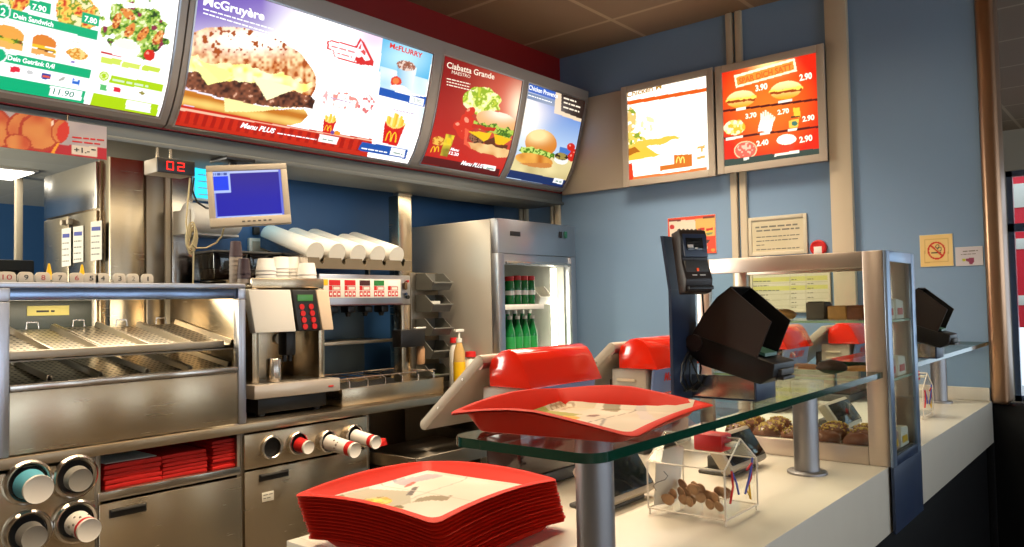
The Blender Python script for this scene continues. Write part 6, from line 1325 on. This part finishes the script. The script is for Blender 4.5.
for i, (u, v, sc, m_, lb_) in enumerate(((784, 315, (.034, .034, .016), TANC, 'tan pastry on the upper case shelf, leftmost'), (819, 315, (.032, .026, .026), mat('grey_brown_cake', (92, 78, 62), .65, noise=.3, nscale=60, bump=.4), 'grey-brown cake on the upper case shelf between tan pastries'), (840, 316, (.026, .026, .02), TANC, 'tan pastry on the upper case shelf right of the grey-brown cake'), (857, 316, (.022, .024, .02), mat('brown_crumble', (140, 76, 40), .6, noise=.5, nscale=70), 'brown crumble cake on the upper case shelf, rightmost'))):
    q = at(u, v, X=xs); lump('pastry', lb_, 'pastry', (xs, q.y, SZ1+.0004), sc, m_, 'pastries on the upper case shelf', paper=False, boxy=i > 0)
q = at(832, 374, X=2.22); lump('muffin', 'dark chocolate muffin in a pale case on the middle case shelf', 'muffin', (2.22, q.y, SZ2+.0004), (.040, .040, .020), CHOC, None)
for u, lb_ in ((800, 'pinkish pastry on the middle case shelf, left of the chocolate muffin'), (858, 'flat tan pastry on the middle case shelf, right of the chocolate muffin')):
    q = at(u, 374, X=2.26); lump('pastry', lb_, 'pastry', (2.29, q.y, SZ2+.0004), (.04, .05, .012), mat('pinkish_pastry', (214, 150, 110), .6, noise=.2, nscale=30) if u == 800 else TANC, None, paper=False)
q = at(787, 372, X=2.20); g = G(); g.ball((2.20, q.y, SZ2+.032), 1, (.028, .03, .034), n=12, jit=.14)
for v in g.bm.verts: v.co.z = max(v.co.z, SZ2+.0006)
tag(g.done('wrapped_pastry', ACRYL), 'crinkled clear wrapper on the middle case shelf, far left', 'wrapper')
tb = thing('paper_tray', 'white paper lined trays under the donuts at the bottom of the display case', 'paper tray', (2.26, .82, .9625))
g = G(); g.box(XL+.03, XRr-.03, .60, 1.015, .9625, .972, .003); g.done('lining', PAPER, tb)
k = 0
for j, (x, z0) in enumerate(((2.185, .9725), (2.265, .9725), (2.345, .9725))):
    for i in range(5):
        y = .64+.083*i+.012*j; spr = SPR if (i >= 2 or j > 0) else None; k += 1
        lump('donut', 'brown %s in the case, %s row from left, %s from front' % ('donut with yellow nut sprinkles' if spr else 'plain donut', ['first', 'second', 'third'][j], ['nearest', 'second', 'third', 'fourth', 'farthest'][i]), 'donut', (x, y, z0), (.037, .038, .024), DONUT, 'donuts in the display case', sprinkle=spr)
for z, y, n_, nm in ((SZ1, .554, 2, 'upper'), (SZ2, .554, 2, 'middle'), (.9765, .554, 2, 'lower')):
    for i in range(n_):
        x = XL+.085+.095*i; o = thing('snack_pack', 'small white and red snack pack behind the front pane of the case, %s shelf, %s' % (nm, ['left', 'right'][i]), 'snack pack', (x, y, z+.0005), 0, 'snack packs behind the front pane')
        g = G(); g.prism([(x-.04, y, z+.0005), (x+.04, y, z+.0005), (x+.034, y, z+.05), (x-.034, y, z+.056)], (0, .024, 0), .004); g.done('pack', PAPER if i or nm == 'upper' else mat('snack_wrap', (190, 150, 130), .4), o)
        g = G(); g.box(x-.028, x+.02, y-.0016, y-.0002, z+.012, z+.03); g.done('red_label', REDM if nm != 'lower' else YELLOW, o)
# ================================================================== notices on the right wall
WF = Flat((WX, 0, 0), (0, -1, 0), (0, 0, 1))
def notice(name, label, cat, c4, framew=0, fm=None, art=None, d=.006, bg=PAPER):
    a = [WF.hit(*q) for q in c4]; s0, s1 = (a[0][0]+a[3][0])/2, (a[1][0]+a[2][0])/2; z1, z0 = (a[0][1]+a[1][1])/2, (a[2][1]+a[3][1])/2
    t = thing(name, label, cat, (WX, -(s0+s1)/2, z0)); e = framew
    if e:
        g = G()
        for r in ((s0, s0+e, z0, z1), (s1-e, s1, z0, z1), (s0+e, s1-e, z0, z0+e), (s0+e, s1-e, z1-e, z1)): g.box(WX-d-.006, WX-.0004, -r[1], -r[0], r[2], r[3], .0015)
        g.done('frame', fm, t)
    g = G(); g.box(WX-d, WX-.0005, -(s1-e), -(s0+e), z0+e, z1-e, .0005); sh = g.done('sheet', bg, t)
    if art:
        p = Paint(WF, s0+e+.001, s1-e-.001, z0+e+.001, z1-e-.001, .0026, d+.0004); art(p); p.done('print', PRINT, t)
    return t, d+.0012
def a_poster(p):
    U, V = p.U, p.V; p.fill(U > 0, (222, 66, 30)); L = lambda y: V-(y-.05*(U-668))
    p.fill(p.pm([(669, 221), (695, 219.5), (696, 239), (670, 240)]), (232, 210, 186)); p.fill(p.pm([(695, 219), (715, 216.5), (715, 235.5), (696, 237)]), (222, 176, 90)); p.fill(p.pm([(669, 220), (681, 219.2), (681, 221), (669, 222)]) | p.pm([(703, 216.6), (714.5, 215.7), (714.5, 217.6), (703, 218.6)]), (110, 30, 20))
    p.fill(p.em(672, 227, 2.4, 2.4), (190, 30, 30))
    for x in (697.5, 706): p.fill(p.pm([(x, 228.5), (x+7, 227.5), (x+7, 230.5), (x, 231.5)]), (206, 40, 24)); p.fill(p.pm([(x, 231), (x+7, 230), (x+7, 232), (x, 233)]), (236, 190, 60)); p.fill(p.pm([(x-.5, 233), (x+7, 232), (x+6, 234.5), (x+1, 235)]), (120, 140, 90))
    p.fill(p.pm([(700, 244), (707, 243), (707.5, 249), (702, 250.5)]), (230, 206, 170)); p.fill(p.pm([(700, 240.5), (710, 240), (708, 243), (701, 244)]), (70, 30, 24)); p.fill(p.em(713, 250, 2, 1.6), (240, 150, 50))
notice('wall_poster', 'small red and yellow poster on the blue wall behind the upright card reader', 'poster', [(668, 218), (716, 214.5), (716.5, 253), (669, 256)], art=a_poster, d=.004)
FR1 = mat('pale_frame', (206, 194, 168), .45)
def a_note(p): p.mix(p.U > 0, (200, 186, 150), (214, 200, 168), p.n(20, 2))
t1, of = notice('framed_notice', 'framed cream notice with grey text, above the display case', 'notice', [(748.5, 218), (807.5, 213.5), (808, 253), (750, 257)], .017, FR1, a_note)
rows(WF, [((756, 228.5), (800, 225), 2.6), ((757, 232), (800, 228.8), 2.4)]+[((757, 238+4*k), (800, 235+4*k), 1.5) for k in range(2)]+[((757, 246), (765, 245.4), 1.5), ((757, 250.5), (800, 248), 1.6)], GREYINK, t1, of)
def a_tab(p):
    p.mix(p.U > 0, (206, 196, 166), (216, 206, 180), p.n(20, 3)); U, V = p.U, p.V; L = lambda y: V-(y-.035*(U-752))
    for a, b in ((278, 282.5), (287, 291.5)): p.fill((L(a) > 0) & (L(b) < 0), (206, 200, 112))
    for x in (790, 806): p.fill(np.abs(U-x) < .35, (186, 176, 150))
    for y in (284, 295, 301, 307): p.fill(np.abs(L(y)) < .35, (190, 180, 152))
t1, of = notice('framed_table', 'framed white price table with yellow rows, seen behind the top rail of the display case', 'notice', [(750.5, 267.5), (831, 264), (831.5, 311), (752, 314)], .012, FR1, a_tab)
rows(WF, [((775, 274), (806, 272.6), 2.2)]+[((754, 282+4.6*k), (768+rnd.randint(0, 14), 281.5+4.6*k), 1.4) for k in range(7)]+[((792, 280+4.6*k), (797, 279.8+4.6*k), 1.3) for k in range(7)]+[((808, 279.5+4.6*k), (814, 279.3+4.6*k), 1.3) for k in range(7)], GREYINK, t1, of)
c = at(819, 248, X=WX); o = thing('wall_alarm', 'round red alarm button with white face on the blue wall, right of the framed notice', 'alarm', (WX, c.y, c.z-.036))
g = G(); g.lathe([(.036, 0), (.038, .004), (.036, .014), (.03, .018), (.026, .016), (0, .016)], (WX-.0004, c.y, c.z), (-1, 0, 0), n=30); g.done('red_body', REDM, o)
g = G(); g.box(WX-.0185, WX-.0168, c.y-.018, c.y+.018, c.z-.026, c.z+.006, .0008); g.done('white_face', WHITEP, o)
def a_ns(p):
    U, V = p.U, p.V; p.mix(U > 0, (232, 196, 120), (240, 210, 146), p.n(14, 2)); cx, cy = 936.5, 250.6; r = np.hypot(U-cx, V-cy)
    b = np.maximum(np.abs(U-cx-.0)/13.6, np.abs(V-cy+.06*(U-cx))/13.2); p.fill(np.abs(b-.86) < .03, (206, 166, 96))
    p.fill(p.pm([(931, 252.4), (941, 251.6), (941, 253), (931, 253.9)]), (60, 50, 40)); p.fill((np.abs(np.hypot(U-937.5, V-246.5)-1.8) < .4) | (np.abs(np.hypot(U-939.5, V-249)-1.8) < .4), (90, 80, 60))
    p.fill((r > 7.3) & (r < 9.0), (206, 40, 24)); p.fill((np.abs((V-cy)-(U-cx)*.86) < 1.15) & (r < 8.2), (206, 40, 24))
notice('no_smoking_sign', 'square yellow no-smoking sign with red barred circle on the blue wall', 'sign', [(920, 235.5), (953, 233.5), (953.5, 265.5), (920.5, 267.5)], 0, None, a_ns, .004)
def a_sm(p):
    U, V = p.U, p.V; p.fill(U > 0, (206, 200, 204)); p.fill(p.em(964, 260, 1.8, 1.6), (180, 180, 40)); p.fill(p.pm([(966, 258.5), (974, 257.5), (974, 262), (972, 264.5), (969.5, 264.5), (969, 261.5), (966, 261.5)]), (140, 60, 90))
t1, of = notice('small_notice', 'small white notice beside the yellow no-smoking sign', 'notice', [(955.5, 247.5), (983, 246), (983, 265), (956, 266.3)], 0, None, a_sm, .003)
rows(WF, [((963, 252), (978, 251), 1.6), ((961, 255), (977, 254), 1.2)], GREYINK, t1, of)
# ================================================================== outside the right window
t = thing('red_banner', 'red banner board with white panels outside the window at far right', 'banner', (10.5, 1.2, .4))
for y in (.2, 2.2): g = G(); g.box(10.5, 10.6, y, y+.08, 0, 1.0, .01); g.done('post', STEELD, t)
g = G(); g.box(10.44, 10.49, 0, 2.4, 1.0, 2.9, .01); g.done('board', mat('bright_red_board', (226, 30, 50), .5), t)
g = G(); g.box(10.425, 10.4395, .2, 2.3, 2.35, 2.62, .004); g.box(10.425, 10.4395, .2, 2.3, 1.88, 2.0, .004); g.box(10.425, 10.4395, 1.15, 2.2, 1.25, 1.36, .004); g.done('white_panel', WHITEP, t)
g = G(); g.box(8.2, 14, -6, 8, -.1, 0); st('ground', mat('pale_paving', (170, 166, 160), .8, noise=.1), g)
# ================================================================== light
def area(name, loc, sx, sy, power, col, rot=(0, 0, 0), spread=180):
    l = bpy.data.lights.new(name, 'AREA'); l.shape = 'RECTANGLE'; l.size, l.size_y = sx, sy; l.energy = power; l.color = col; l.spread = R(spread)
    o = bpy.data.objects.new(name, l); o.location = loc; o.rotation_euler = rot; COL.objects.link(o); return o
WARM = (1, .78, .52)
area('counter_lamps', (1.9, .95, 2.78), 2.6, .3, 12, WARM, spread=125)
area('aisle_lamps', (1.6, 1.9, 2.78), 3.0, .3, 40, WARM, spread=120)
area('hall_lamps', (.5, -2.2, 2.78), 4, 1, 30, (1, .86, .68), spread=130)
area('kitchen_fill_light', (-1.2, 4.8, 1.55), 1.0, 2.0, 110, (1, .95, .82), (0, R(-98), 0))  # added sideways fill for kitchen ceiling and cupboards; no lamp hangs there
area('insect_lamp_glow', (1.90, 3.08, 1.93), .03, .2, .25, (.15, .75, 1), (0, R(-62), R(14)))
area('corner_lamps', (2.75, 1.75, 2.78), .5, .5, 20, (1, .9, .75), spread=110)
area('warming_lamp', (1.19, 2.88, 1.45), .6, .2, 5, (1, .86, .62))
area('under_board_lamps', (1.9, 2.82, 1.94), 2.6, .1, 5, (1, .85, .62))
w = bpy.data.worlds.new('world'); SC.world = w; w.use_nodes = True
bg = w.node_tree.nodes['Background']; bg.inputs[0].default_value = (.72, .84, 1, 1); bg.inputs[1].default_value = 1.5
for k in range(5): area('window_daylight', (-1.45+2.1*k, -4.85, 1.45), 1.8, 1.9, 19, (.78, .88, 1), (R(90), 0, 0))
vs = SC.view_settings; vs.view_transform = 'Standard'; vs.look = 'None'; vs.exposure = .2; vs.gamma = 1; vs.use_curve_mapping = False
SC.cycles.use_denoising = True
SC.cycles.max_bounces = 8; SC.cycles.transparent_max_bounces = 16; SC.cycles.caustics_reflective = False; SC.cycles.caustics_refractive = False
SC.cycles.sample_clamp_indirect = 4
